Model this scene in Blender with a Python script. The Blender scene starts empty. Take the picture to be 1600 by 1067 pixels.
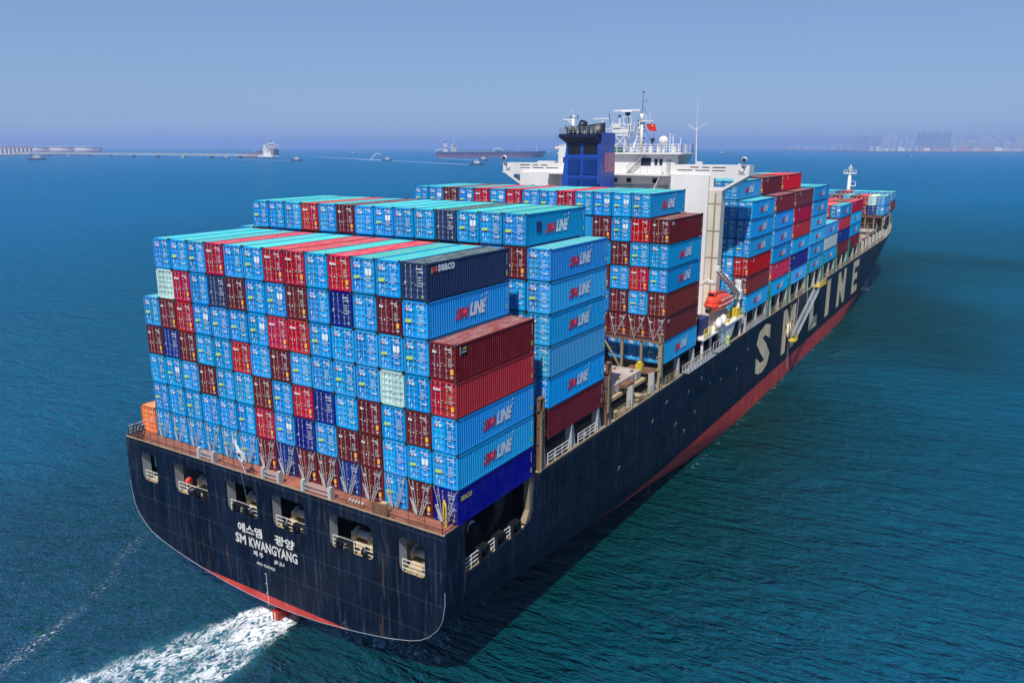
import bpy, math, random
from mathutils import Vector, Matrix
random.seed(11)
R = math.radians
sc = bpy.context.scene
col = sc.collection

# ------------------------------------------------------------------ camera, sky, sun, exposure
YAW, PITCH = 0.5592, -0.24186
CAM = (-45.57493, -53.69613, 43.24057)
cd = bpy.data.cameras.new('camera')
cam = bpy.data.objects.new('camera', cd)
col.objects.link(cam)
fwd = Vector((math.cos(PITCH) * math.cos(YAW), math.cos(PITCH) * math.sin(YAW), math.sin(PITCH)))
cam.location = CAM
cam.rotation_euler = fwd.to_track_quat('-Z', 'Y').to_euler()
cd.sensor_width = 36.0
cd.lens = 36.0 * 1232.394 / 1600.0
cd.clip_start = 0.5
cd.clip_end = 90000.0
sc.camera = cam

SUN_AZ, SUN_EL = R(15), R(56)          # the light travels towards +x (bow) and a little to port
w = bpy.data.worlds.new('World')
sc.world = w
w.use_nodes = True
nt = w.node_tree
nt.nodes.clear()
sky = nt.nodes.new('ShaderNodeTexSky')
sky.sky_type = 'NISHITA'
sky.sun_disc = False
sky.sun_elevation = SUN_EL
sky.sun_rotation = math.atan2(-math.cos(SUN_AZ), -math.sin(SUN_AZ))
sky.altitude = 0
sky.air_density = 1.0
sky.dust_density = 0.15
sky.ozone_density = 4.0
tint = nt.nodes.new('ShaderNodeMix'); tint.data_type = 'RGBA'; tint.blend_type = 'MULTIPLY'
tint.inputs[0].default_value = 1.0
tint.inputs[7].default_value = (1.12, 1.47, 2.08, 1)
bg = nt.nodes.new('ShaderNodeBackground')
bg.inputs['Strength'].default_value = 0.12
wo = nt.nodes.new('ShaderNodeOutputWorld')
gm = nt.nodes.new('ShaderNodeGamma'); gm.inputs['Gamma'].default_value = 0.5     # evens the sky out, as a hazy bright day does
nt.links.new(sky.outputs[0], gm.inputs['Color'])
nt.links.new(gm.outputs[0], tint.inputs[6])
nt.links.new(tint.outputs[2], bg.inputs['Color'])
nt.links.new(bg.outputs[0], wo.inputs['Surface'])

sd = bpy.data.lights.new('sun', 'SUN')
sd.energy = 5.0
sd.angle = R(0.53)
sd.color = (1.0, 0.955, 0.88)
sun = bpy.data.objects.new('sun', sd)
sun.location = (-60, -30, 120)
ld = Vector((math.cos(SUN_EL) * math.cos(SUN_AZ), math.cos(SUN_EL) * math.sin(SUN_AZ), -math.sin(SUN_EL)))
sun.rotation_euler = ld.to_track_quat('-Z', 'Y').to_euler()
col.objects.link(sun)
sc.view_settings.view_transform = 'Standard'
sc.view_settings.look = 'None'
sc.view_settings.exposure = 0.0
sc.view_settings.gamma = 1.0
sc.view_settings.use_curve_mapping = False
sc.render.engine = 'CYCLES'
sc.cycles.use_denoising = True
sc.cycles.max_bounces = 6
sc.cycles.diffuse_bounces = 3
sc.cycles.glossy_bounces = 3
sc.cycles.volume_bounces = 1
sc.cycles.caustics_reflective = False
sc.cycles.caustics_refractive = False
HAZE_DENSITY = 1.15e-4

# ------------------------------------------------------------------ helpers
def link(o, parent=None):
    col.objects.link(o)
    if parent is not None:
        o.parent = parent
    return o

def tag(o, label=None, cat=None, group=None, kind=None):
    if label: o['label'] = label
    if cat: o['category'] = cat
    if group: o['group'] = group
    if kind: o['kind'] = kind
    return o

def empty(name, loc=(0, 0, 0), rz=0.0):
    o = bpy.data.objects.new(name, None)
    o.empty_display_size = 1.0
    o.location = loc
    o.rotation_euler = (0, 0, rz)
    return link(o)

class MB:
    """collects simple solids into one mesh"""
    def __init__(self):
        self.v = []; self.f = []; self.m = []; self.s = []; self.g = []
    def add(self, vs, fs, mi=0, smooth=False):
        n = len(self.v)
        self.g.append((list(vs), list(fs), mi, smooth))
        self.v += [tuple(p) for p in vs]
        for f in fs:
            self.f.append(tuple(i + n for i in f)); self.m.append(mi); self.s.append(smooth)
        return self
    def box(self, x0, y0, z0, x1, y1, z1, mi=0):
        vs = [(x0, y0, z0), (x1, y0, z0), (x1, y1, z0), (x0, y1, z0), (x0, y0, z1), (x1, y0, z1), (x1, y1, z1), (x0, y1, z1)]
        return self.add(vs, [(0, 3, 2, 1), (4, 5, 6, 7), (0, 1, 5, 4), (1, 2, 6, 5), (2, 3, 7, 6), (3, 0, 4, 7)], mi)
    def obox(self, x0, y0, z0, x1, y1, z1, faces, mi=0):
        vs = [(x0, y0, z0), (x1, y0, z0), (x1, y1, z0), (x0, y1, z0), (x0, y0, z1), (x1, y0, z1), (x1, y1, z1), (x0, y1, z1)]
        F = {'-z': (0, 3, 2, 1), '+z': (4, 5, 6, 7), '-y': (0, 1, 5, 4), '+x': (1, 2, 6, 5), '+y': (2, 3, 7, 6), '-x': (3, 0, 4, 7)}
        return self.add(vs, [F[k] for k in faces], mi)
    def tube(self, p, q, r=0.05, n=6, r2=None, mi=0, cap=True):
        p = Vector(p); q = Vector(q)
        d = q - p
        if d.length < 1e-6: return self
        z = d.normalized()
        a = Vector((0, 0, 1)) if abs(z.z) < 0.9 else Vector((1, 0, 0))
        x = z.cross(a).normalized(); y = z.cross(x)
        r2 = r if r2 is None else r2
        vs = []
        for c, rr in ((p, r), (q, r2)):
            for k in range(n):
                t = 2 * math.pi * k / n + math.pi / n
                vs.append(c + x * (rr * math.cos(t)) + y * (rr * math.sin(t)))
        fs = [(k, n + k, n + (k + 1) % n, (k + 1) % n) for k in range(n)]
        if cap:
            fs += [tuple(range(n)), tuple(reversed(range(n, 2 * n)))]
        return self.add(vs, fs, mi, n > 6)
    def path(self, pts, r=0.05, n=5, mi=0):
        for a, b in zip(pts, pts[1:]):
            self.tube(a, b, r, n, mi=mi)
        return self
    def prism(self, pts, axis, a, b, mi=0):
        """pts: 2-D outline; axis: the extrusion axis"""
        def P(u, v, t):
            return {'x': (t, u, v), 'y': (u, t, v), 'z': (u, v, t)}[axis]
        n = len(pts)
        vs = [P(u, v, a) for u, v in pts] + [P(u, v, b) for u, v in pts]
        fs = [(k, (k + 1) % n, n + (k + 1) % n, n + k) for k in range(n)]
        fs += [tuple(reversed(range(n))), tuple(range(n, 2 * n))]
        return self.add(vs, fs, mi)
    def ball(self, c, r, mi=0, nu=10, nv=6, sz=1.0):
        vs = []
        for j in range(1, nv):
            t = math.pi * j / nv
            for i in range(nu):
                p = 2 * math.pi * i / nu
                vs.append((c[0] + r * math.sin(t) * math.cos(p), c[1] + r * math.sin(t) * math.sin(p), c[2] + r * sz * math.cos(t)))
        vs += [(c[0], c[1], c[2] + r * sz), (c[0], c[1], c[2] - r * sz)]
        fs = []
        for j in range(nv - 2):
            for i in range(nu):
                fs.append((j * nu + i, (j + 1) * nu + i, (j + 1) * nu + (i + 1) % nu, j * nu + (i + 1) % nu))
        top = len(vs) - 2
        for i in range(nu):
            fs.append((top, i, (i + 1) % nu)); fs.append((top + 1, (nv - 2) * nu + (i + 1) % nu, (nv - 2) * nu + i))
        return self.add(vs, fs, mi, True)
    def mesh(self, name, mats=()):
        me = bpy.data.meshes.new(name)
        me.from_pydata(self.v, [], self.f)
        for m in mats: me.materials.append(m)
        me.polygons.foreach_set('material_index', self.m)
        me.polygons.foreach_set('use_smooth', self.s)
        me.validate(); me.update()
        return me
    def build(self, name, mats, parent=None, loc=None, rot=None):
        if not isinstance(mats, (list, tuple)): mats = [mats]
        o = bpy.data.objects.new(name, self.mesh(name, mats))
        import bmesh
        bm = bmesh.new(); bm.from_mesh(o.data)
        bmesh.ops.recalc_face_normals(bm, faces=bm.faces)
        bm.to_mesh(o.data); bm.free()
        link(o, parent)
        if loc: o.location = loc
        if rot: o.rotation_euler = rot
        return o

def build_each(mb, name, mats, parent=None):
    """every solid that was added becomes a part of its own"""
    for vs, fs, mi, sm in mb.g:
        m1 = MB(); m1.add(vs, fs, 0, sm); m1.build(name, mats, parent)

def inst(name, me, parent=None, loc=(0, 0, 0), color=None, scale=None, rot=None):
    o = bpy.data.objects.new(name, me)
    o.location = loc
    if scale: o.scale = scale
    if rot: o.rotation_euler = rot
    if color: o.color = (*color, 1)
    return link(o, parent)

def copy_tree(o, parent=None):
    c = o.copy(); col.objects.link(c); c.parent = parent
    for ch in list(o.children): copy_tree(ch, c)
    return c

_fc = {}
def text_mesh(key, s, w_, h_, mat, frame, shear=0.0, bold=0.0, depth=0.0, lsp=1.0):
    """flat lettering fitted to w_ x h_; frame='side' faces -y, 'aft' faces -x; origin is the lower left as read"""
    if key in _fc: return _fc[key]
    cu = bpy.data.curves.new('lettering', 'FONT')
    cu.body = s; cu.shear = shear; cu.offset = bold; cu.space_character = lsp; cu.resolution_u = 2
    ob = bpy.data.objects.new('lettering', cu)
    col.objects.link(ob)
    dg = bpy.context.evaluated_depsgraph_get()
    me = bpy.data.meshes.new_from_object(ob.evaluated_get(dg))
    bpy.data.objects.remove(ob); bpy.data.curves.remove(cu)
    xs = [v.co.x for v in me.vertices]; ys = [v.co.y for v in me.vertices]
    x0, x1, y0, y1 = min(xs), max(xs), min(ys), max(ys)
    for v in me.vertices:
        a = (v.co.x - x0) / (x1 - x0) * w_; b = (v.co.y - y0) / (y1 - y0) * h_
        v.co = (a, 0, b) if frame == 'side' else (0, -a, b)
    me.materials.clear(); me.materials.append(mat)
    me.name = 'lettering'
    _fc[key] = me
    return me

# ------------------------------------------------------------------ materials
def nodes(name):
    m = bpy.data.materials.new(name); m.use_nodes = True
    t = m.node_tree
    return m, t, t.nodes['Principled BSDF']

def noise(t, scale, detail=4, rough=0.55, vec=None, dist=0.0):
    n = t.nodes.new('ShaderNodeTexNoise')
    n.inputs['Scale'].default_value = scale; n.inputs['Detail'].default_value = detail
    n.inputs['Roughness'].default_value = rough; n.inputs['Distortion'].default_value = dist
    if vec is not None: t.links.new(vec, n.inputs['Vector'])
    return n.outputs['Fac']

def mapping(t, scale=(1, 1, 1), rot=(0, 0, 0), loc=(0, 0, 0), src='Object'):
    tc = t.nodes.new('ShaderNodeTexCoord'); mp = t.nodes.new('ShaderNodeMapping')
    mp.inputs['Scale'].default_value = scale; mp.inputs['Rotation'].default_value = rot; mp.inputs['Location'].default_value = loc
    t.links.new(tc.outputs[src], mp.inputs['Vector'])
    return mp.outputs[0]

def ramp(t, fac, a, b, lo=0.0, hi=1.0):
    n = t.nodes.new('ShaderNodeMapRange'); n.interpolation_type = 'SMOOTHSTEP'
    n.inputs['From Min'].default_value = a; n.inputs['From Max'].default_value = b
    n.inputs['To Min'].default_value = lo; n.inputs['To Max'].default_value = hi
    t.links.new(fac, n.inputs['Value'])
    return n.outputs['Result']

def mixc(t, fac, a, b, mode='MIX'):
    n = t.nodes.new('ShaderNodeMix'); n.data_type = 'RGBA'; n.blend_type = mode
    for s, v in ((0, fac), (6, a), (7, b)):
        if isinstance(v, (int, float)): n.inputs[s].default_value = v
        elif isinstance(v, tuple): n.inputs[s].default_value = (*v, 1) if len(v) == 3 else v
        else: t.links.new(v, n.inputs[s])
    return n.outputs[2]

def math_(t, op, a, b=None, c=None):
    n = t.nodes.new('ShaderNodeMath'); n.operation = op
    for i, v in enumerate((a, b, c)):
        if v is None: continue
        if isinstance(v, (int, float)): n.inputs[i].default_value = v
        else: t.links.new(v, n.inputs[i])
    return n.outputs[0]

def paint(name, color, rough=0.5, var=0.25, scale=0.6, rust=0.0, metal=0.0, streak=True):
    """painted steel with grime running down and a little rust"""
    m, t, b = nodes(name)
    v = mapping(t, (scale, scale, scale * (0.25 if streak else 1)))
    n = noise(t, 1.0, 6, 0.6, v)
    k = ramp(t, n, 0.3, 0.72)
    dark = tuple(c * (1 - var) for c in color)
    lite = tuple(min(1, c * (1 + var * 0.4)) for c in color)
    c = mixc(t, k, dark, lite)
    if rust > 0:
        n2 = noise(t, 3.0, 6, 0.7, v)
        c = mixc(t, ramp(t, n2, 0.66 - rust * 0.2, 0.8 - rust * 0.2), c, (0.16, 0.05, 0.02))
    t.links.new(c, b.inputs['Base Color'])
    b.inputs['Roughness'].default_value = rough
    b.inputs['Metallic'].default_value = metal
    return m

def flat(name, color, rough=0.6):
    m, t, b = nodes(name)
    b.inputs['Base Color'].default_value = (*color, 1)
    b.inputs['Roughness'].default_value = rough
    return m

def container_paint(name, roof=False):
    m, t, b = nodes(name)
    oi = t.nodes.new('ShaderNodeObjectInfo')
    v = mapping(t, (0.5, 1.2, 0.6))
    vadd = t.nodes.new('ShaderNodeVectorMath'); vadd.operation = 'ADD'
    cmb = t.nodes.new('ShaderNodeCombineXYZ')
    rr = math_(t, 'MULTIPLY', oi.outputs['Random'], 37.0)
    t.links.new(rr, cmb.inputs[0]); t.links.new(rr, cmb.inputs[1])
    t.links.new(v, vadd.inputs[0]); t.links.new(cmb.outputs[0], vadd.inputs[1])
    n = noise(t, 1.6, 6, 0.65, vadd.outputs[0])
    base = mixc(t, ramp(t, n, 0.3, 0.75, 0.0, 0.05), oi.outputs['Color'], (0.25, 0.27, 0.28))
    hsv = t.nodes.new('ShaderNodeHueSaturation')
    t.links.new(base, hsv.inputs['Color'])
    t.links.new(math_(t, 'MULTIPLY_ADD', oi.outputs['Random'], 0.42, 0.74), hsv.inputs['Value'])
    t.links.new(math_(t, 'MULTIPLY_ADD', math_(t, 'FRACT', math_(t, 'MULTIPLY', oi.outputs['Random'], 7.7)), 0.028, 0.486), hsv.inputs['Hue'])
    t.links.new(math_(t, 'MULTIPLY_ADD', math_(t, 'FRACT', math_(t, 'MULTIPLY', oi.outputs['Random'], 13.3)), -0.10, 1.06), hsv.inputs['Saturation'])
    c = hsv.outputs[0]
    st = noise(t, 1, 5, 0.7, mapping(t, (3.5, 3.5, 0.35)))
    c = mixc(t, ramp(t, st, 0.62, 0.78, 0, 0.22), c, (0.10, 0.11, 0.12))
    n2 = noise(t, 4.5, 5, 0.7, vadd.outputs[0])
    c = mixc(t, ramp(t, n2, 0.66, 0.76, 0.0, 0.75), c, (0.12, 0.045, 0.02))
    if roof:   # sunlit brightness and cyan tint painted into the roofs, with dusty stains
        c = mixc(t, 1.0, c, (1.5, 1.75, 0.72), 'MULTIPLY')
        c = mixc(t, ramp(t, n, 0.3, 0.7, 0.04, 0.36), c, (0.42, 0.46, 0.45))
    t.links.new(c, b.inputs['Base Color'])
    b.inputs['Roughness'].default_value = 0.5 if not roof else 0.65
    b.inputs['Specular IOR Level'].default_value = 0.15
    return m

M = {}
M['cont'] = container_paint('container_paint')
M['roof'] = container_paint('sunlit_roof_paint', True)
M['edge'] = paint('container_frame_steel', (0.03, 0.05, 0.06), 0.6, 0.3, rust=0.2)
M['bar'] = paint('galvanised_bar', (0.42, 0.44, 0.46), 0.5, 0.2)
M['ink_white'] = flat('white_print', (0.80, 0.82, 0.82))
M['ink_red'] = flat('red_print', (0.62, 0.02, 0.06))
M['ink_yellow'] = flat('yellow_print', (0.75, 0.62, 0.06))
M['ink_lime'] = flat('lime_print', (0.50, 0.70, 0.10))
M['ink_orange'] = flat('orange_print', (0.80, 0.22, 0.03))
M['ink_amber'] = flat('amber_print', (0.85, 0.45, 0.06))
M['ink_navy'] = flat('navy_print', (0.01, 0.02, 0.12))
M['white'] = paint('white_ship_paint', (0.78, 0.75, 0.71), 0.5, 0.10, 0.3, rust=0.03)
M['cream'] = paint('cream_ship_paint', (0.66, 0.60, 0.50), 0.55, 0.15, 0.4, rust=0.12)
M['grey'] = paint('grey_ship_paint', (0.38, 0.40, 0.42), 0.55, 0.2)
M['postgrey'] = paint('pale_grey_post_paint', (0.48, 0.47, 0.45), 0.55, 0.2, rust=0.25)
M['beige'] = paint('beige_deck_steel', (0.34, 0.26, 0.16), 0.65, 0.3, rust=0.35)
M['tan'] = paint('tan_deck_paint', (0.55, 0.42, 0.22), 0.7, 0.25, rust=0.15, streak=False)
M['brown'] = paint('brown_lashing_steel', (0.20, 0.10, 0.055), 0.7, 0.4, 1.5, rust=0.5)
M['redeck'] = paint('red_oxide_deck', (0.36, 0.12, 0.075), 0.75, 0.3, 0.8, rust=0.2, streak=False)
M['hatch'] = paint('hatch_cover_paint', (0.50, 0.41, 0.34), 0.7, 0.25, 0.5, rust=0.25, streak=False)
M['black'] = paint('black_steel', (0.012, 0.013, 0.018), 0.45, 0.4)
M['dark'] = paint('shade_dark_steel', (0.010, 0.013, 0.018), 0.7, 0.3)  # near-black colour carries the shade inside and under the decks
M['blue'] = paint('funnel_blue_paint', (0.010, 0.075, 0.42), 0.35, 0.2, 0.6)
M['navyfun'] = paint('funnel_dark_top', (0.006, 0.010, 0.05), 0.5, 0.3)
M['glass'] = flat('window_glass', (0.02, 0.03, 0.05), 0.08)
M['yellow'] = paint('yellow_safety_paint', (0.68, 0.50, 0.03), 0.5, 0.2)
M['orange'] = paint('lifeboat_orange', (0.78, 0.075, 0.03), 0.35, 0.12)
M['green'] = paint('green_cell_guide_paint', (0.02, 0.22, 0.12), 0.5, 0.3)
M['rust'] = paint('rudder_red', (0.45, 0.03, 0.02), 0.6, 0.3)
M['flagwhite'] = flat('white_flag_cloth', (0.8, 0.82, 0.78), 0.8)
M['flagred'] = flat('red_flag_cloth', (0.65, 0.02, 0.02), 0.8)
M['flagdark'] = flat('dark_flag_cloth', (0.12, 0.02, 0.05), 0.8)

def hull_mat():
    m, t, b = nodes('hull_paint')
    geo = t.nodes.new('ShaderNodeTexCoord')
    sep = t.nodes.new('ShaderNodeSeparateXYZ'); t.links.new(geo.outputs['Object'], sep.inputs[0])
    X, Y, Z = sep.outputs
    n = noise(t, 1, 7, 0.65, mapping(t, (0.5, 0.5, 0.045)))
    n2 = noise(t, 1, 5, 0.6, mapping(t, (0.05, 0.05, 0.12)))
    n3 = noise(t, 1, 6, 0.7, mapping(t, (2.6, 2.6, 0.22)))
    c = mixc(t, ramp(t, n, 0.35, 0.75), (0.0015, 0.0045, 0.015), (0.005, 0.013, 0.036))
    c = mixc(t, ramp(t, n2, 0.4, 0.7, 0, 0.5), c, (0.006, 0.013, 0.030))
    c = mixc(t, ramp(t, n3, 0.50, 0.72, 0, 0.65), c, (0.040, 0.070, 0.115))
    c = mixc(t, ramp(t, noise(t, 1, 6, 0.75, mapping(t, (1.1, 1.1, 0.10), loc=(9, 3, 0))), 0.56, 0.72, 0, 0.5), c, (0.12, 0.07, 0.045))
    # welded plate seams, slightly paler
    def seam(co, pitch, wd, off=0.0):
        a = math_(t, 'FRACT', math_(t, 'DIVIDE', math_(t, 'ADD', co, 1000 + off), pitch))
        return math_(t, 'LESS_THAN', a, wd / pitch)
    s = math_(t, 'MAXIMUM', seam(Z, 2.9, 0.05, 0.9), math_(t, 'MAXIMUM', seam(X, 11.5, 0.05), seam(Y, 8.3, 0.04, 2.2)))
    c = mixc(t, math_(t, 'MULTIPLY', s, 0.35), c, (0.10, 0.12, 0.16))
    # scuffs near the waterline
    sc_ = noise(t, 1, 8, 0.8, mapping(t, (0.9, 0.9, 0.5)))
    zone = ramp(t, Z, 3.2, 9.0, 1.0, 0.0)
    c = mixc(t, math_(t, 'MULTIPLY', ramp(t, sc_, 0.62, 0.70), math_(t, 'MULTIPLY', zone, 0.8)), c, (0.26, 0.24, 0.23))
    # boot topping
    rd = mixc(t, ramp(t, n, 0.3, 0.75), (0.46, 0.040, 0.035), (0.66, 0.085, 0.075))
    rd = mixc(t, ramp(t, sc_, 0.56, 0.66, 0, 0.5), rd, (0.50, 0.32, 0.28))
    isred = math_(t, 'LESS_THAN', Z, ramp(t, X, -2.0, 60.0, 2.76, 3.36))
    c = mixc(t, isred, c, rd)
    t.links.new(c, b.inputs['Base Color'])
    t.links.new(ramp(t, n2, 0.3, 0.7, 0.40, 0.6), b.inputs['Roughness']); b.inputs['Specular IOR Level'].default_value = 0.15
    bp = t.nodes.new('ShaderNodeBump'); bp.inputs['Strength'].default_value = 0.4; bp.inputs['Distance'].default_value = 0.25
    t.links.new(noise(t, 1, 2, 0.5, mapping(t, (0.35, 0.35, 0.35))), bp.inputs['Height'])
    t.links.new(bp.outputs[0], b.inputs['Normal'])
    return m
M['hull'] = hull_mat()
M['hullprint'] = paint('faded_hull_lettering', (0.92, 0.71, 0.42), 0.6, 0.30, 0.7, rust=0.25)
M['sternprint'] = paint('stern_lettering', (0.66, 0.64, 0.60), 0.6, 0.2, 1.5, rust=0.05)

def sea_mat():
    m, t, b = nodes('sea_water')
    out = t.nodes['Material Output']
    tc = t.nodes.new('ShaderNodeTexCoord')
    sep = t.nodes.new('ShaderNodeSeparateXYZ'); t.links.new(tc.outputs['Object'], sep.inputs[0])
    X, Y, Z = sep.outputs
    # crests run roughly along the direction at -60 degrees to the ship
    rz = R(38)
    w1 = noise(t, 1, 3, 0.5, mapping(t, (0.085, 0.030, 1), (0, 0, rz)), 0.4)
    w2 = noise(t, 1, 4, 0.55, mapping(t, (0.42, 0.15, 1), (0, 0, rz + 0.25), (3, 7, 0)), 0.6)
    w3 = noise(t, 1, 5, 0.6, mapping(t, (1.5, 0.62, 1), (0, 0, rz - 0.3), (11, 2, 0)), 0.8)
    w4 = noise(t, 1, 4, 0.6, mapping(t, (0.60, 0.22, 1), (0, 0, rz - 0.75), (31, 12, 0)), 0.3)
    def crest(v):       # round troughs, peaked crests
        return math_(t, 'SUBTRACT', 1.0, math_(t, 'ABSOLUTE', math_(t, 'MULTIPLY_ADD', v, 2.0, -1.0)))
    w2, w3, w4 = crest(w2), crest(w3), crest(w4)
    w5 = crest(noise(t, 1, 3, 0.6, mapping(t, (3.4, 1.7, 1), (0, 0, rz + 0.15), (7, 5, 0)), 0.5))
    h = math_(t, 'MULTIPLY', w1, 2.4)
    h = math_(t, 'ADD', h, math_(t, 'MULTIPLY', w5, 0.17))
    w6 = crest(noise(t, 1, 3, 0.5, mapping(t, (0.20, 0.08, 1), (0, 0, rz - 0.2), (1, 9, 0)), 0.3))
    h = math_(t, 'ADD', h, math_(t, 'MULTIPLY', w6, 2.2))
    h = math_(t, 'ADD', h, math_(t, 'MULTIPLY', w2, 1.5))
    h = math_(t, 'ADD', h, math_(t, 'MULTIPLY', w4, 1.25))
    h = math_(t, 'ADD', h, math_(t, 'MULTIPLY', w3, 0.42))
    # ---- propeller wash: u runs aft from the rudder, v across
    U = math_(t, 'MULTIPLY', math_(t, 'SUBTRACT', X, 0.5), -1.0)
    Vc = math_(t, 'SUBTRACT', Y, math_(t, 'MULTIPLY_ADD', U, 0.10, 0.4))
    wob = noise(t, 1, 3, 0.5, mapping(t, (0.25, 0.25, 1), loc=(4, 9, 0)))
    Vw = math_(t, 'ADD', Vc, math_(t, 'MULTIPLY', math_(t, 'SUBTRACT', wob, 0.5), 3.0))
    halfw = math_(t, 'MULTIPLY_ADD', math_(t, 'POWER', math_(t, 'MAXIMUM', math_(t, 'ADD', U, 1.5), 0.0), 0.62), 1.10, 0.6)
    ed = math_(t, 'DIVIDE', math_(t, 'ABSOLUTE', Vw), halfw)
    band = ramp(t, ed, 0.55, 1.12, 1.0, 0.0)
    band = math_(t, 'MULTIPLY', band, ramp(t, U, -1.6, 0.2))
    band = math_(t, 'MULTIPLY', band, ramp(t, U, 20.0, 260.0, 1.0, 0.0))
    wv = t.nodes.new('ShaderNodeVectorMath'); wv.operation = 'MULTIPLY_ADD'
    mp = mapping(t, (1.0, 1.5, 1))
    nz = t.nodes.new('ShaderNodeTexNoise'); nz.inputs['Scale'].default_value = 0.55; nz.inputs['Detail'].default_value = 3
    t.links.new(mp, nz.inputs['Vector'])
    t.links.new(nz.outputs['Color'], wv.inputs[0]); wv.inputs[1].default_value = (2.6, 2.6, 0); t.links.new(mp, wv.inputs[2])
    f1 = noise(t, 0.75, 8, 0.68, wv.outputs[0])
    def fil(v, k): return math_(t, 'MAXIMUM', math_(t, 'SUBTRACT', 1.0, math_(t, 'MULTIPLY', math_(t, 'ABSOLUTE', math_(t, 'SUBTRACT', v, 0.5)), k)), 0.0)
    f2 = noise(t, 2.2, 8, 0.72, wv.outputs[0], 0.8)
    f3 = noise(t, 0.28, 3, 0.55, wv.outputs[0])
    foamv = math_(t, 'ADD', math_(t, 'MULTIPLY', fil(f1, 8.0), 0.62), math_(t, 'MULTIPLY', fil(f2, 7.0), 0.42))
    foamv = math_(t, 'ADD', foamv, math_(t, 'MULTIPLY', math_(t, 'SUBTRACT', f3, 0.5), 1.3))
    nearr = math_(t, 'ADD', ramp(t, U, 0.0, 9.0, 0.30, 0.0), math_(t, 'MULTIPLY', ramp(t, ed, 0.25, 0.75), 0.12))
    thr = math_(t, 'SUBTRACT', math_(t, 'ADD', foamv, nearr), math_(t, 'MULTIPLY', math_(t, 'SUBTRACT', 1.0, band), 0.75))
    foam = ramp(t, thr, 0.58, 1.02)
    foam = math_(t, 'MULTIPLY', foam, ramp(t, band, 0.02, 0.3))
    aer = math_(t, 'MULTIPLY', band, 0.75)
    # ---- thin broken foam lines: the old wake to port of the wash and the tugs' trails
    def trail(ax, ay, bx, by, wd, thr_, k=0.25, wobble=2.4, amp=1.0):
        L = math.hypot(bx - ax, by - ay); dx, dy = (bx - ax) / L, (by - ay) / L
        px = math_(t, 'SUBTRACT', X, ax); py = math_(t, 'SUBTRACT', Y, ay)
        u = math_(t, 'ADD', math_(t, 'MULTIPLY', px, dx), math_(t, 'MULTIPLY', py, dy))
        v = math_(t, 'SUBTRACT', math_(t, 'MULTIPLY', py, dx), math_(t, 'MULTIPLY', px, dy))
        v = math_(t, 'ADD', v, math_(t, 'MULTIPLY', math_(t, 'SUBTRACT', wob, 0.5), wobble))
        a = ramp(t, math_(t, 'ABSOLUTE', v), 0.0, wd, 1.0, 0.0)
        a = math_(t, 'MULTIPLY', a, math_(t, 'MULTIPLY', ramp(t, u, 0, L * 0.05), ramp(t, u, L * 0.8, L, 1.0, 0.0)))
        s = noise(t, k * 8, 6, 0.75, mapping(t, (1, 1, 1)))
        return math_(t, 'MULTIPLY', math_(t, 'MULTIPLY', a, amp), ramp(t, s, thr_, thr_ + 0.12))
    for args in ((44, -20.9, 190, -20.8, 0.7, 0.57, 0.10, 0.5, 0.5), (215, -18.5, 292, -6, 1.6, 0.46, 0.06, 1.5, 0.9), (-30, 10.5, -9, 18.0, 1.1, 0.51, 0.35, 2.8, 0.6), (-9, 18.0, 3, 27, 1.2, 0.54, 0.35, 2.8, 0.5), (-22, 11.0, -14, 13.5, 0.6, 0.55, 0.45, 2.8, 0.5),
                 (1560, 1050, 2230, 2100, 12, 0.38, 0.004, 10, 0.6), (2110, 1405, 2500, 1900, 12, 0.35, 0.004, 10, 0.7),
                 (1753, 1874, 1850, 2330, 10, 0.30, 0.004, 10, 0.7), (1925, 1650, 2600, 2680, 10, 0.30, 0.004, 10, 0.8),
                 (2400, 900, 2450, 1000, 9, 0.3, 0.004, 10, 0.7)):
        foam = math_(t, 'MAXIMUM', foam, trail(*args))
    caps = noise(t, 1, 6, 0.8, mapping(t, (1.2, 0.6, 1), (0, 0, rz), (5, 1, 0)))
    big = noise(t, 1, 2, 0.5, mapping(t, (0.05, 0.05, 1), loc=(2, 8, 0)))
    cap = math_(t, 'MULTIPLY', ramp(t, caps, 0.76, 0.80), ramp(t, big, 0.55, 0.65, 0, 0.6))
    foam = math_(t, 'MAXIMUM', foam, cap)
    # teal round the hull, bluer further out: reflected sky painted into the water colour
    dx_ = math_(t, 'MAXIMUM', math_(t, 'SUBTRACT', math_(t, 'ABSOLUTE', math_(t, 'SUBTRACT', X, 145.0)), 150.0), 0.0)
    dy_ = math_(t, 'MAXIMUM', math_(t, 'SUBTRACT', math_(t, 'ABSOLUTE', Y), 20.0), 0.0)
    dd_ = math_(t, 'SQRT', math_(t, 'ADD', math_(t, 'MULTIPLY', dx_, dx_), math_(t, 'MULTIPLY', dy_, dy_)))
    lf = noise(t, 1, 3, 0.5, mapping(t, (0.012, 0.012, 1)))
    dd_ = math_(t, 'ADD', dd_, math_(t, 'MULTIPLY', math_(t, 'SUBTRACT', lf, 0.5), 110.0))
    body = mixc(t, ramp(t, dd_, 0.0, 60.0), (0.0005, 0.047, 0.042), (0.001, 0.115, 0.190))
    body = mixc(t, ramp(t, dd_, -20.0, 480.0), body, (0.001, 0.180, 0.400))
    body = mixc(t, aer, body, (0.03, 0.22, 0.24))
    c = body
    bp = t.nodes.new('ShaderNodeBump'); bp.inputs['Strength'].default_value = 1.0
    bp.inputs['Distance'].default_value = 1.0
    hh = math_(t, 'MULTIPLY', h, 2.1)
    t.links.new(hh, bp.inputs['Height'])
    t.nodes.remove(b)
    df = t.nodes.new('ShaderNodeBsdfDiffuse'); t.links.new(c, df.inputs['Color']); t.links.new(bp.outputs[0], df.inputs['Normal'])
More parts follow.
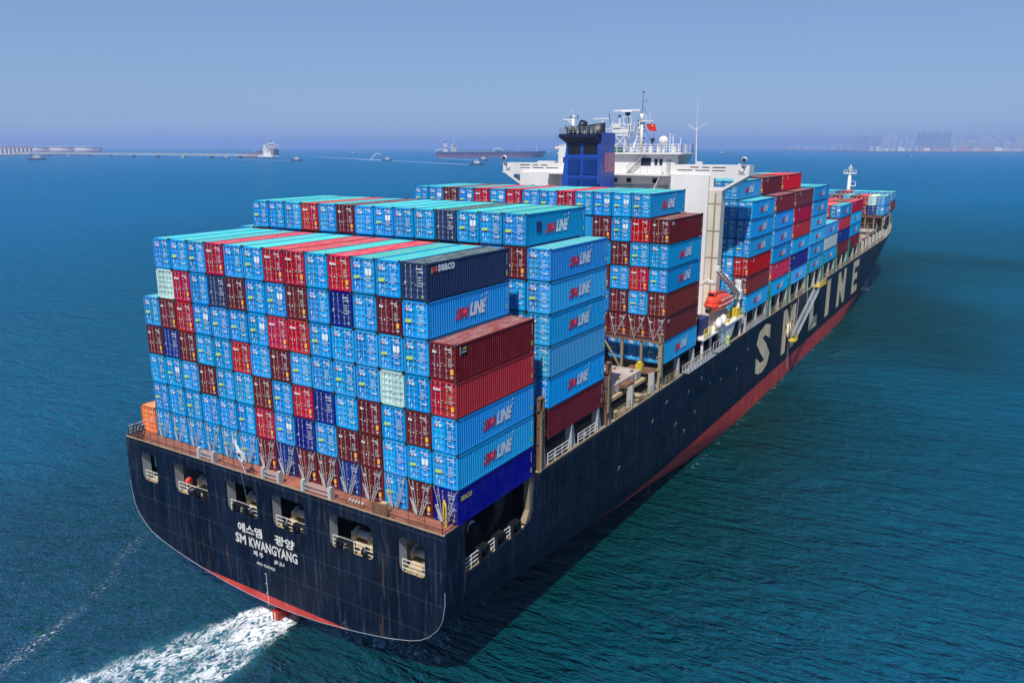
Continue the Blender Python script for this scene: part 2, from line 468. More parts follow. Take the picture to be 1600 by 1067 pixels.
    gl = t.nodes.new('ShaderNodeBsdfGlossy'); gl.inputs['Color'].default_value = (0.42, 0.80, 1.0, 1); gl.inputs['Roughness'].default_value = 0.06
    t.links.new(bp.outputs[0], gl.inputs['Normal'])
    fr = t.nodes.new('ShaderNodeFresnel'); fr.inputs['IOR'].default_value = 1.34; t.links.new(bp.outputs[0], fr.inputs['Normal'])
    ff = fr.outputs[0]
    mx = t.nodes.new('ShaderNodeMixShader'); t.links.new(ff, mx.inputs[0]); t.links.new(df.outputs[0], mx.inputs[1]); t.links.new(gl.outputs[0], mx.inputs[2])
    fd = t.nodes.new('ShaderNodeBsdfDiffuse'); fd.inputs['Color'].default_value = (0.80, 0.85, 0.88, 1)
    b2 = t.nodes.new('ShaderNodeBump'); b2.inputs['Strength'].default_value = 0.5; b2.inputs['Distance'].default_value = 0.3
    t.links.new(math_(t, 'ADD', w2, math_(t, 'MULTIPLY', foam, 0.5)), b2.inputs['Height']); t.links.new(b2.outputs[0], fd.inputs['Normal'])
    mf = t.nodes.new('ShaderNodeMixShader'); t.links.new(foam, mf.inputs[0]); t.links.new(mx.outputs[0], mf.inputs[1]); t.links.new(fd.outputs[0], mf.inputs[2])
    t.links.new(mf.outputs[0], out.inputs['Surface'])
    return m
M['sea'] = sea_mat()

def far_mat(name, color, rough=0.7):
    m, t, b = nodes(name)
    n = noise(t, 0.05, 4, 0.6, mapping(t, (1, 1, 1)))
    c = mixc(t, ramp(t, n, 0.35, 0.7), tuple(x * 0.8 for x in color), color)
    t.links.new(c, b.inputs['Base Color']); b.inputs['Roughness'].default_value = rough
    return m

# ------------------------------------------------------------------ sea and haze
def disc(name, r, z, mat, n=96):
    mb = MB()
    mb.add([(r * math.cos(2 * math.pi * k / n), r * math.sin(2 * math.pi * k / n), z) for k in range(n)], [tuple(range(n))])
    return mb.build(name, mat)
sea = disc('sea', 24000, 0.0, M['sea'])
sea.data.polygons[0].use_smooth = False
tag(sea, kind='structure')

mb = MB()
mb.box(-26000, -26000, -1.0, 26000, 26000, 216.0)
hz = mb.build('haze', [])
hm = bpy.data.materials.new('haze_air'); hm.use_nodes = True
hm.node_tree.nodes.remove(hm.node_tree.nodes['Principled BSDF'])
pv = hm.node_tree.nodes.new('ShaderNodeVolumePrincipled')
pv.inputs['Color'].default_value = (0.53, 0.65, 0.98, 1)
pv.inputs['Density'].default_value = HAZE_DENSITY
pv.inputs['Anisotropy'].default_value = 0.25
hm.node_tree.links.new(pv.outputs[0], hm.node_tree.nodes['Material Output'].inputs['Volume'])
hz.data.materials.append(hm)
tag(hz, kind='stuff')

# ------------------------------------------------------------------ the container ship
PP, CH, CL = 2.540548, 2.925425, 11.46      # row pitch, tier height, container length
HB = 8 * PP                                  # half beam
DECK = 14.47
ship = empty('container_ship', (0, 0, 0))
tag(ship, 'huge dark navy container ship with red waterline sailing away under stacked containers', 'container ship')

def smooth(t):
    t = max(0.0, min(1.0, t)); return t * t * (3 - 2 * t)

def deck_z(x):
    return DECK + 3.6 * smooth((x - 236) / 34)

def half_breadth(x, z):
    xs = 160 + 78 * min(1, max(0, z / 15.0)) ** 0.9
    xe = 286 + 10 * min(1, max(0, z / 17.0))
    if x <= xs: return HB
    t = min(1.0, (x - xs) / (xe - xs))
    p = 1.9 + 0.7 * min(1, max(0, z / 15.0))
    return HB * max(0.0, 1 - t ** p) ** 0.92

TR = [(20.324, 9.70), (20.30, 8.6), (20.02, 7.12), (19.55, 6.2), (18.63, 5.22), (17.7, 4.62), (16.62, 4.19), (15.2, 3.80), (13.86, 3.48), (10.97, 2.95), (8.6, 2.60), (6.34, 2.30), (3.2, 2.06), (0.0, 1.95)]
def build_hull():
    mb = MB()
    xs = [-2.0] + [0, 2, 4, 6, 8, 10, 12, 14, 16, 18, 20, 24, 28, 32, 36, 40, 42, 46, 50, 56, 62, 68, 73, 80, 90, 100, 120, 150, 160] + [165 + 5 * i for i in range(0, 26)] + [293, 295.8]
    # lower shell
    for s in (-1, 1):
        rows = []
        for x in xs:
            row = []
            drop = 0 if x <= -2 else (4.2 * (x + 2) / 44.0 if x <= 42 else (4.2 + 3.6 * (x - 42) / 31.0 if x <= 73 else 7.8 + 6.0 * (x - 73) / 27.0))
            zb = max(-5.0, 1.95 - drop)
            for k, (yt, zt) in enumerate(TR):
                z = 9.7 + (zb - 9.7) * (9.7 - zt) / (9.7 - 1.95)
                if x <= 100:
                    zq = z + drop; y = HB
                    if x <= -2: y = yt
                    elif zq < 9.7:
                        for (ya, za), (yb, zc) in zip(TR, TR[1:]):
                            if zc <= zq <= za: y = yb + (ya - yb) * (zq - zc) / (za - zc); break
                        else: y = 0.0
                    row.append((x, s * y, z))
                else:
                    row.append((x, s * half_breadth(x, z), z))
            rows.append(row)
        n = len(TR)
        vs = [p for r in rows for p in r]
        fs = []
        for i in range(len(rows) - 1):
            for k in range(n - 1):
                a, b_, c, d = i * n + k, (i + 1) * n + k, (i + 1) * n + k + 1, i * n + k + 1
                fs.append((a, b_, c, d))
        mb.add(vs, fs, 0, True)
    o = mb.build('hull', M['hull'], ship)
    # upper shell, forward of the mooring deck opening
    mb = MB()
    xs2 = [12, 20, 40, 70, 100, 130, 160] + [170 + 4 * i for i in range(0, 31)] + [293, 295.8]
    for s in (-1, 1):
        vs = []; fs = []
        K = 7
        for x in xs2:
            for k in range(K):
                z = 9.7 + (deck_z(x) - 9.7) * k / (K - 1)
                vs.append((x, s * half_breadth(x, z), z))
        for i in range(len(xs2) - 1):
            for k in range(K - 1):
                fs.append((i * K + k, (i + 1) * K + k, (i + 1) * K + k + 1, i * K + k + 1))
        mb.add(vs, fs, 0, True)
    mb.build('upper_hull', M['hull'], ship)
    # knuckle bead round the transom
    mb = MB()
    pts = [(-2.03, y, z) for y, z in TR] + [(-2.03, -y, z) for y, z in reversed(TR[:-1])]
    mb.path(pts, 0.022, 5)
    mb.build('transom_edge', M['grey'], ship)
build_hull()

# transom plate with its six mooring openings: a filled outline with holes
def plate(name, outline, holes, mat, parent, to3d, thick):
    cu = bpy.data.curves.new(name, 'CURVE'); cu.dimensions = '2D'; cu.fill_mode = 'BOTH'; cu.extrude = thick / 2
    for pts in [outline] + holes:
        sp = cu.splines.new('POLY'); sp.points.add(len(pts) - 1)
        for p, (u, v) in zip(sp.points, pts): p.co = (u, v, 0, 1)
        sp.use_cyclic_u = True
    ob = bpy.data.objects.new(name, cu); col.objects.link(ob)
    dg = bpy.context.evaluated_depsgraph_get()
    me = bpy.data.meshes.new_from_object(ob.evaluated_get(dg))
    bpy.data.objects.remove(ob)
    for v in me.vertices: v.co = to3d(v.co.x, v.co.y, v.co.z)
    me.materials.clear(); me.materials.append(mat)
    me.name = name
    o = bpy.data.objects.new(name, me)
    import bmesh
    bm = bmesh.new(); bm.from_mesh(me); bmesh.ops.recalc_face_normals(bm, faces=bm.faces); bm.to_mesh(me); bm.free()
    return link(o, parent)

def rrect(y0, z0, y1, z1, r, n=4):
    if y0 > y1: y0, y1 = y1, y0
    pts = []
    for cx, cz, a0 in ((y1 - r, z1 - r, 0), (y0 + r, z1 - r, 90), (y0 + r, z0 + r, 180), (y1 - r, z0 + r, 270)):
        for k in range(n + 1):
            a = R(a0 + 90 * k / n); pts.append((cx + r * math.cos(a), cz + r * math.sin(a)))
    return pts
WIN = [(18.25, 15.55), (12.95, 7.78), (5.15, 0.92), (-1.0, -5.22), (-8.0, -13.0), (-15.65, -18.38)]
outl = [(-HB, DECK), (HB, DECK)] + [(y, z) for y, z in TR] + [(-y, z) for y, z in reversed(TR[:-1])]
plate('transom', outl, [rrect(a, 10.2, b_, 13.3, 0.55) for a, b_ in WIN], M['hull'], ship, lambda u, v, w_: (-1.92 + w_, u, v), 0.16)
# side plates of the mooring deck, open at the side under the aft stack
for s in (-1, 1):
    pts = [(-1.84, DECK), (0.75, DECK), (0.75, 10.3), (0.95, 9.95), (9.6, 9.95), (10.9, 10.5), (11.35, 11.3), (11.45, DECK), (12.0, DECK), (12.0, 9.70), (-1.84, 9.70)]
    plate('stern_side_plating', pts, [], M['hull'], ship, (lambda s_: (lambda u, v, w_: (u, s_ * (HB - 0.08) + w_, v)))(s), 0.16)
# decks
mb = MB(); mb.box(-1.84, -HB + 0.17, 9.72, 0.1, HB - 0.17, 9.9); mb.box(0.1, -HB + 0.17, 9.72, 12.0, -19.3, 9.9); mb.build('mooring_deck', M['tan'], ship)
mb = MB(); mb.box(0.1, -19.3, 9.72, 12.0, HB - 0.17, 9.88); mb.build('shaded_mooring_deck', M['dark'], ship)  # same deck further in, its shade painted as a near-black colour
mb = MB(); mb.box(-1.83, -HB + 0.2, 14.15, 0.69, HB - 0.2, 14.24); mb.box(0.69, -17.58, 14.15, 11.9, 17.58, 14.24); mb.build('shade_plate', M['dark'], ship)  # dark plate added under the deck, standing in for shade in the openings
mb = MB(); mb.box(-1.84, -HB + 0.17, 14.25, 0.7, HB - 0.17, 14.44); mb.box(0.7, -17.6, 14.25, 12.0, 17.6, 14.44); mb.build('aft_deck', M['redeck'], ship)
mb = MB(); mb.box(-1.995, -HB, DECK + 0.003, -1.84, HB, DECK + 0.06); mb.build('deck_edge_strip', M['beige'], ship)
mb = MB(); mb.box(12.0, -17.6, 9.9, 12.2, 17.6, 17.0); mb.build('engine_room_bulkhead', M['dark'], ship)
for a, b_ in WIN:     # web frame plating beside every opening
    mb = MB(); mb.box(-1.84, a + 0.02, 9.9, -0.85, a + 0.14, 14.15); mb.build('web_frame', M['grey'], ship)
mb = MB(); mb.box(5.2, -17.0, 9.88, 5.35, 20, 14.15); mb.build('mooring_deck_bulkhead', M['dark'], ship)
for yy in (9.5, 2.5, -3.6, -11.0):
    mb = MB(); mb.tube((1.6, yy, 9.88), (1.6, yy, 14.15), 0.3, 10); mb.build('deck_pillar', M['beige'], ship)

def railing(name, pts, h=1.05, post=1.5, rails=3, r=0.035, mat='white', parent=None):
    mb = MB()
    for a, b_ in zip(pts, pts[1:]):
        a = Vector(a); b_ = Vector(b_); L = (b_ - a).length; n = max(1, round(L / post))
        for k in range(n + 1):
            p = a.lerp(b_, k / n); mb.tube(p, p + Vector((0, 0, h)), r, 4)
        for j in range(rails):
            z = h * (j + 1) / rails
            mb.tube(a + Vector((0, 0, z)), b_ + Vector((0, 0, z)), r * 0.85, 4)
    return mb.build(name, M[mat], parent if parent is not None else ship)

def fairlead(x, y, z, along='y', w_=1.5):
    """black roller fairlead: a frame with two upright rollers between cheeks"""
    e = empty('roller_fairlead'); e.parent = ship; e.location = (x, y, z)
    if along == 'x': e.rotation_euler = (0, 0, R(90))
    mb = MB()
    mb.box(-0.35, -w_ / 2, 0, 0.35, w_ / 2, 0.18); mb.box(-0.35, -w_ / 2, 0.98, 0.35, w_ / 2, 1.16)
    for q in (-1, 1): mb.box(-0.35, q * w_ / 2 - 0.09, 0.18, 0.35, q * w_ / 2 + 0.09, 0.98)
    mb.build('cheek_frame', M['black'], e)
    for q in (-0.33, 0.33):
        mb = MB(); mb.tube((0, q * w_, 0.18), (0, q * w_, 0.98), 0.2, 10); mb.build('roller', M['black'], e)
    return e
def winch(x, y, z, mat='beige'):
    e = empty('mooring_winch'); e.parent = ship; e.location = (x, y, z)
    mb = MB(); mb.box(-0.9, -1.5, 0, 0.9, 1.5, 0.15); mb.box(-0.5, -1.4, 0.15, 0.5, -0.9, 1.1); mb.box(-0.5, 0.9, 0.15, 0.5, 1.2, 1.0); mb.build('winch_bed', M[mat], e)
    mb = MB(); mb.tube((0, -0.9, 0.75), (0, 0.9, 0.75), 0.38, 12); mb.tube((0, -0.9, 0.75), (0, -0.8, 0.75), 0.65, 14); mb.tube((0, 0.8, 0.75), (0, 0.9, 0.75), 0.65, 14); mb.build('rope_drum', M['postgrey'], e)
    return e
def bollard(x, y, z, mat='beige'):
    mb = MB(); mb.box(-0.9, -0.3, 0, 0.9, 0.3, 0.12)
    for q in (-0.5, 0.5):
        mb.tube((q, 0, 0.12), (q, 0, 0.75), 0.2, 10); mb.tube((q, 0, 0.75), (q, 0, 0.83), 0.27, 10)
    o = mb.build('bollard', M[mat], ship, (x, y, z)); return o
for k, (a, b_) in enumerate(WIN):
    railing('opening_railing', [(-1.55, a - 0.1, 9.95), (-1.55, b_ + 0.1, 9.95)], 1.15, 1.2, 3, 0.04)
    if k in (1, 2, 3, 4):
        fl = {1: -0.7, 2: 0.9, 3: -0.9, 4: 1.3}[k]
        c_ = (a + b_) / 2
        fairlead(-1.62, c_ + fl - 0.4, 9.95)
        mb = MB(); mb.ball((-1.45, c_ + fl * -0.9, 10.45), 0.42, 0, 10, 6); mb.tube((-1.45, c_ + fl * -0.9, 9.9), (-1.45, c_ + fl * -0.9, 10.3), 0.3, 8)
        mb.build('pedestal_roller', M['black'], ship)
        winch(0.5, c_ + 0.6, 9.9, 'tan')
        bollard(0.1, c_ - 1.4, 9.9)
mb = MB(); mb.tube((-0.9, 12.2, 11.0), (-0.9, 12.05, 11.0), 0.42, 12); mb.build('lifebuoy', M['orange'], ship)
bollard(-0.2, -17.3, 9.9, 'beige'); winch(0.6, -16.2, 9.9, 'tan')
mb = MB(); mb.tube((-0.2, 16.6, 9.9), (-0.2, 16.6, 13.9), 0.33, 8); mb.build('drain_pipe', M['beige'], ship)
mb = MB(); mb.box(0.6, -14.6, 9.9, 2.8, -13.6, 11.7); mb.build('rope_locker', M['tan'], ship)
# starboard side opening gear
for xx in (3.6, 6.1, 8.6): fairlead(xx, -HB + 0.35, 9.95, 'x', 1.3)
railing('opening_railing', [(0.9, -HB + 0.25, 9.95), (2.9, -HB + 0.25, 9.95)], 1.1, 1.0, 3, 0.045)
railing('opening_railing', [(4.4, -HB + 0.25, 9.95), (5.3, -HB + 0.25, 9.95)], 1.1, 0.9, 3, 0.045)
railing('opening_railing', [(6.9, -HB + 0.25, 9.95), (7.8, -HB + 0.25, 9.95)], 1.1, 0.9, 3, 0.045)
mb = MB(); mb.box(0.95, -HB + 0.30, 10.15, 2.6, -HB + 0.36, 10.85); mb.build('notice_board', M['black'], ship)
mb = MB(); mb.tube((2.6, -16.2, 9.9), (2.6, -16.2, 11.2), 0.55, 12); mb.build('capstan', M['dark'], ship)
mb = MB(); mb.tube((1.9, -18.6, 9.9), (1.9, -18.6, 10.9), 0.22, 8); mb.ball((1.9, -18.6, 11.1), 0.33); mb.build('warping_head', M['postgrey'], ship)
winch(6.5, -16.0, 9.9, 'dark')
mb = MB(); mb.prism([(10.75, 9.95), (11.42, 9.95), (11.42, 14.4), (10.95, 14.4), (10.95, 11.3), (10.3, 10.2)], 'y', -HB + 0.18, -HB + 0.75); mb.build('side_pillar', M['beige'], ship)
mb = MB(); mb.prism([(8.0, 14.2), (9.9, 14.2), (10.1, 12.5), (9.4, 11.0), (7.6, 9.95), (7.0, 9.95), (8.4, 11.6)], 'y', -18.2, -17.9); mb.build('deck_bracket', M['dark'], ship)

# ------------------------------------------------------------------ stern lettering and draught marks
def hull_letters(name, s, y_left, z0, wd, ht, mat, **k):
    me = text_mesh('stern' + s, s, wd, ht, mat, 'aft', **k)
    return inst(name, me, ship, (-2.012, y_left, z0))
hull_letters('lettering', '에스엠', 3.80, 8.42, 3.3, 0.98, M['sternprint'], bold=0.035)
hull_letters('lettering', '광양', -1.15, 8.42, 2.55, 0.98, M['sternprint'], bold=0.035)
x_ = 4.25
for word, wd in (('SM', 1.45), ('KWANGYANG', 6.35)):
    hull_letters('lettering', word, x_, 7.20, wd, 1.0, M['sternprint'], bold=0.03)
    x_ -= wd + 0.42
hull_letters('lettering', '제 주', 1.9, 6.45, 1.35, 0.55, M['sternprint'], bold=0.03)
hull_letters('lettering', 'JE JU', -0.85, 6.35, 1.35, 0.42, M['sternprint'], bold=0.03)
hull_letters('lettering', 'IMO 9347425', 1.5, 5.62, 2.4, 0.30, M['sternprint'], bold=0.02)
mb = MB()
for k in range(17):
    z = 4.9 - k * 0.2; mb.box(-2.012, 0.30, z, -2.008, 0.42 + 0.13 * (k % 5 == 0), z + 0.10)
tag(mb.build('draught_marks', M['sternprint'], ship), kind='stuff')

# hull side letters
def side_letter(ch, x0, x1, z0, z1, bold=0.08):
    me = text_mesh('hull' + ch + str(x0), ch, x1 - x0, z1 - z0, M['hullprint'], 'side', bold=bold)
    return inst('hull_letter', me, ship, (x0, -HB - 0.03, z0))
side_letter('S', 85.2, 94.4, 5.0, 13.5, 0.045)
side_letter('M', 103.0, 113.0, 5.0, 13.6)
side_letter('L', 126.4, 134.6, 5.0, 13.6)
side_letter('I', 143.3, 147.6, 5.0, 13.6)
side_letter('N', 157.0, 167.6, 5.0, 13.6)
for o_, pts in ((0, [(177.6, 5.0), (186.2, 5.0), (186.2, 6.9), (180.4, 6.9), (180.4, 8.5), (185.0, 8.5), (185.0, 10.3), (180.4, 10.3), (180.4, 11.8), (186.6, 11.8), (186.6, 13.7), (177.6, 13.7)]),):
    def hp(u, v): return (u, -half_breadth(u, v) - 0.06, v)
    mb = MB()
    for (a, b_, c, d) in ((177.6, 5, 180.4, 13.7), (180.4, 5, 186.2, 6.9), (180.4, 8.5, 185, 10.3), (180.4, 11.8, 186.6, 13.7)):
        mb.add([hp(a, b_), hp(c, b_), hp(c, d), hp(a, d)], [(0, 1, 2, 3)])
    mb.build('hull_letter', M['hullprint'], ship)
# small pale marks on the side
mb = MB()
for (x, z) in ((30, 8.6), (39.5, 11.2), (44, 12.4), (52, 11.6), (57, 12.2), (47.5, 8.4), (61, 10.4), (66, 9.8), (74, 9.4), (55, 7.9), (51, 6.4), (80, 11.3)):
    mb.box(x, -HB - 0.012, z, x + 0.5, -HB - 0.008, z + 0.12); mb.box(x, -HB - 0.012, z - 0.3, x + 0.12, -HB - 0.008, z)
tag(mb.build('hull_marks', M['sternprint'], ship), kind='stuff')
mb = MB()
for xx in (109.6,):
    for k in range(26):
        z = 4.6 - k * 0.16 + 0.2; mb.box(xx, -HB - 0.012, z, xx + 0.5, -HB - 0.008, z + 0.09)
tag(mb.build('draught_marks', M['sternprint'], ship), kind='stuff')

# rudder
mb = MB()
mb.prism([(-1.7, -0.35), (-1.75, 0.35), (1.5, 0.55), (2.6, 0.0), (1.5, -0.55)], 'z', -3.0, 1.25)
mb.build('rudder', M['rust'], ship, (0.15, 0.1, -0.35))
mb = MB()
for k in range(4): mb.box(-1.63, 0.0, 0.05 + 0.22 * k, -1.61, 0.2, 0.17 + 0.22 * k)
mb.build('rudder_marks', M['sternprint'], ship)

# ------------------------------------------------------------------ main deck, side posts, coaming, hatch covers
mb = MB()
n_ = 60
vs = []; fs = []
xs = [12 + (296 - 12) * i / n_ for i in range(n_ + 1)]
for i, x in enumerate(xs):
    b_ = max(0.02, half_breadth(x, deck_z(x)) - 0.05); z = deck_z(x) - 0.25 - (1.0 if x > 250 else 0)
    vs += [(x, -b_, z), (x, b_, z)]
    if i: fs.append((2 * i - 2, 2 * i, 2 * i + 1, 2 * i - 1))
mb.add(vs, fs); mb.build('main_deck', M['beige'], ship)
mb = MB()
vs = []; fs = []
for s in (-1, 1):
    prev = None
    for i in range(121):
        x = 12 + (295.8 - 12) * i / 120; z = deck_z(x)
        p = (x, s * (half_breadth(x, z) + 0.03), z - 0.02); q = (x, s * (half_breadth(x, z) + 0.03), z + 0.16); r_ = (x, s * (half_breadth(x, z) - 0.3), z + 0.16)
        if prev: mb.add([prev[0], p, q, prev[1], r_, prev[2]], [(0, 1, 2, 3), (3, 2, 4, 5)])
        prev = (p, q, r_)
mb.build('gunwale', M['beige'], ship)
for s in (-1, 1):
    mb = MB(); mb.box(12.2, s * 17.4 - 0.1, DECK - 0.2, 226, s * 17.4 + 0.1, 17.0); mb.build('hatch_coaming', M['dark'], ship)

BAYS = dict(A=(0.0, CL, DECK), B=(14.24, CL, 17.10), C=(42.72, CL, 17.50), D=(77.5, 12.9, 17.70), E=(92.5, 12.2, 17.80), F=(106.6, 13.4, 17.85), G=(121.9, 13.6, 18.0),
            H=(137.0, 13.5, 18.15), I=(152.4, 14.2, 18.25), J=(167.8, 15.0, 18.3), K=(226.3, 12.2, 22.45), L=(243.0, 9.9, 22.95))
post_me = None
def side_post(x, flip=1, z1=17.05, z0=DECK, ycl=None):
    """pale bracket post standing on the gunwale and carrying the outermost stack"""
    mb = MB()
    mb.prism([(0, 0), (1.35, 0), (1.15, 0.4), (0.75, z1 - z0), (0, z1 - z0)] if flip > 0 else [(0, 0), (-1.35, 0), (-1.15, 0.4), (-0.75, z1 - z0), (0, z1 - z0)], 'y', -0.12, 0.12)
    mb.box(-0.06, -0.35, 0, 0.06, 0.35, z1 - z0)
    o = mb.build('side_post', M['postgrey'], ship, (x, ycl if ycl is not None else -HB + 0.4, z0)); return o
posts = []
for x, f in ((13.0, 1), (18.8, 1), (24.6, 1), (27.2, 1), (33.4, 1), (39.6, 1), (42.2, 1), (48.0, 1), (53.6, 1)): posts.append((x, f))
for nm in 'DEFGHIJ':
    x0, L_, z_ = BAYS[nm]
    for q in (0.04, 0.5, 0.94): posts.append((x0 + q * L_, 1))
x = 185.5
while x < 236: posts.append((x, 1)); x += 6.6
for x, f in posts:
    side_post(x, f, 17.05 if x < 60 else 17.75)
    o = side_post(x, f, 17.05 if x < 60 else 17.75, ycl=HB - 0.4)
for x in (240, 246, 252, 258, 264, 270, 276):
    zz = deck_z(x); b_ = half_breadth(x, zz)
    side_post(x, 1, zz + 2.2, zz, -b_ + 0.5)
# deck-edge railings with breaks at the posts
for a, b_ in ((14.2, 18.4), (20.3, 24.2), (28.7, 33.0), (34.9, 39.3), (43.6, 47.6), (49.6, 53.2), (54.6, 62), (78, 83.5), (85, 90), (93.5, 98), (99.5, 104), (108, 112.8), (114.5, 118.8), (134, 136.5), (138.5, 143), (145, 149.6), (154, 159), (161, 165.6), (169.5, 174.7), (177, 181.5), (183.5, 191), (193, 204), (206, 217), (219, 233)):
    railing('deck_railing', [(a, -HB + 0.12, DECK + 0.15), (b_, -HB + 0.12, DECK + 0.15)], 1.05, 1.5, 3, 0.045 if a < 60 else 0.06, 'beige' if a > 28 else 'white')
# deck clutter near the gap bay
for (x, y, s_, mt) in ((16.2, -19.6, 0.5, 'postgrey'), (22.5, -19.5, 0.6, 'postgrey'), (30.2, -19.5, 0.7, 'tan'), (36.8, -19.4, 0.8, 'tan'), (38.2, -19.5, 0.5, 'tan'), (45.2, -19.4, 0.5, 'yellow'), (46.8, -19.4, 0.5, 'yellow'), (51, -19.4, 0.6, 'black')):
    mb = MB(); mb.tube((0, 0, 0), (0, 0, s_ * 0.9), s_ * 0.55, 10); mb.tube((0, 0, s_ * 0.9), (0, 0, s_ * 1.2), s_ * 0.75, 10); mb.build('deck_ventilator', M[mt], ship, (x, y, DECK - 0.2))
# vertical vent posts standing between the gap bay and the side (rust-capped)
mb = MB(); mb.box(33.0, -19.7, 16.9, 35.2, -18.7, 17.25); mb.build('container_stanchion_top', M['brown'], ship)

def hatch(x0, x1, y0, y1, z, txt=None):
    e = empty('hatch_cover'); e.parent = ship
    mb = MB(); mb.box(x0, y0, z - 0.95, x1, y1, z)
    mb.build('cover_plate', M['hatch'], e)
    mb = MB()
    k = x0 + 0.6
    while k < x1 - 0.3:
        mb.box(k, y0 - 0.07, z - 0.9, k + 0.1, y0 - 0.003, z - 0.05); k += 1.3
    for q in (0.33, 0.66): mb.box(x0 + 0.2, y0 + (y1 - y0) * q, z + 0.003, x1 - 0.2, y0 + (y1 - y0) * q + 0.12, z + 0.05)
    for i in range(6):
        for j in (0.15, 0.5, 0.85): mb.box(x0 + (x1 - x0) * j, y0 + 0.6 + (y1 - y0 - 1.2) * i / 5 - 0.12, z + 0.003, x0 + (x1 - x0) * j + 0.5, y0 + 0.6 + (y1 - y0 - 1.2) * i / 5 + 0.12, z + 0.16)
    mb.build('cover_stiffeners', M['brown'], e)
    return e
for (y0, y1) in ((-18.6, -6.3), (-6.1, 6.1), (6.3, 18.6)): hatch(28.9, 39.6, y0, y1, 17.35)
me = text_mesh('uss', 'USS', 1.6, 0.6, M['ink_white'], 'side', bold=0.02); inst('lettering', me, ship, (32.2, -18.69, 16.55))
me = text_mesh('ss', 'SS', 0.9, 0.55, M['ink_white'], 'side', bold=0.02); inst('lettering', me, ship, (37.4, -18.69, 16.6))
mb = MB(); mb.box(27.9, -19.0, 15.9, 40.6, 19.0, 16.3); mb.build('hatch_coaming_top', M['tan'], ship)
for a in (186.0, 200.5, 215.0):
    for (y0, y1) in ((-18.4, -6.3), (-6.1, 6.1), (6.3, 18.4)): hatch(a, a + 11.2, y0, y1, 17.5 + (0.6 if a > 210 else 0))

# ------------------------------------------------------------------ lashing bridges
def lashing_bridge(x, z0, z1, kmax=16, mat='brown', depth=0.9, brace=True, kmin=0, post_r=0.14):
    e = empty('lashing_bridge'); e.parent = ship
    mb = MB(); mb.box(x, HB - PP * kmax - 0.05, z1 - 0.12, x + depth, HB - PP * kmin + 0.05, z1); mb.build('walkway', M[mat], e)
    mb = MB()
    for k in range(kmin, kmax + 1):
        y = HB - PP * k
        mb.box(x + 0.1, y - post_r, z0, x + 0.1 + 2 * post_r, y + post_r, z1 - 0.12)
    build_each(mb, 'post', M['green' if mat == 'green' else 'beige'], e)
    if brace:
        mb = MB()
        for k in range(kmin + 1, kmax, 3):
            y = HB - PP * k
            mb.tube((x + 0.2, y, z1 - 0.3), (x + 0.2, y - PP, z0 + 0.2), 0.12, 4); mb.tube((x + 0.5, y, z1 - 0.9), (x + 0.5, y - PP * 0.8, z0 + 0.4), 0.09, 4)
        build_each(mb, 'brace', M['beige'], e)
    railing('bridge_railing', [(x + 0.05, HB - PP * kmax, z1), (x + 0.05, HB - PP * kmin, z1)], 1.0, PP / 2, 2, 0.04, mat, e)
    return e
lashing_bridge(12.35, DECK, 20.2)
lashing_bridge(26.5, 16.0, 20.2)
lashing_bridge(41.2, 16.3, 20.5)
for x in (91.0, 105.2, 120.4, 135.8, 151.0, 167.0): lashing_bridge(x, DECK, 20.4, 16, 'green', 0.7, False)
for x in (183.6, 198.3, 212.8): lashing_bridge(x, DECK, 21.0, 16, 'brown', 0.9)
lashing_bridge(225.0, DECK, 21.8, 16, 'brown', 0.9)
lashing_bridge(241.0, 16.0, 22.6, 16, 'brown', 0.9)
mb = MB(); mb.box(225.6, -19.8, 21.6, 240, 19.8, 22.3); build_each(mb, 'stack_support', M['brown'], ship)
mb = MB(); mb.box(242, -19.6, 22.0, 254, 19.6, 22.8); mb.box(250, -17, 17, 252, 17, 22); build_each(mb, 'stack_support', M['brown'], ship)
# stub frames at the starboard ends of the lashing bridges
for x in (12.35, 26.5, 41.2):
    mb = MB()
    for q in (0.0, 0.75): mb.box(x + q, -HB - 0.02, DECK, x + q + 0.2, -HB + 0.25, 21.4)
    for z in (17.0, 18.6, 20.2, 21.3): mb.box(x, -HB + 0.0, z, x + 0.95, -HB + 0.5, z + 0.12)
    mb.tube((x + 0.1, -HB + 0.1, 17.0), (x + 0.85, -HB + 0.1, 20.2), 0.06, 4)
    mb.build('bridge_end_frame', M['brown' if x != 41.2 else 'beige'], ship)
mb = MB(); mb.box(39.8, -HB + 0.4, 16.85, 42.3, -16.2, 17.02); mb.build('side_platform', M['brown'], ship)
mb = MB(); mb.box(40.2, -18.4, 17.02, 40.9, -17.6, 17.8); mb.tube((40.5, -18.0, 17.8), (40.5, -18.0, 18.1), 0.3, 8); mb.build('yellow_locker', M['yellow'], ship)

# ------------------------------------------------------------------ stern deck railing and fittings
railing('stern_railing', [(-1.8, HB - 0.3, 14.5), (-1.8, 8.9, 14.5)], 1.05, 1.25, 3, 0.035, 'brown')
railing('stern_railing', [(-1.8, 6.6, 14.5), (-1.8, 1.2, 14.5)], 1.05, 1.25, 3, 0.035, 'brown')
railing('stern_railing', [(-1.8, -8.4, 14.5), (-1.8, -HB + 0.3, 14.5), (0.2, -HB + 0.3, 14.5)], 1.05, 1.55, 3, 0.035, 'brown')
railing('stern_railing', [(-1.8, HB - 0.3, 14.5), (0.3, HB - 0.3, 14.5)], 1.05, 1.0, 3, 0.035, 'white')
mb = MB()
for k in range(9): mb.tube((-1.75, HB - 0.6 - k * 0.25, 14.5), (-1.3, HB - 0.5 - k * 0.25, 15.6 + 0.3 * (k % 2)), 0.05, 4)
mb.build('coiled_lines', M['black'], ship)
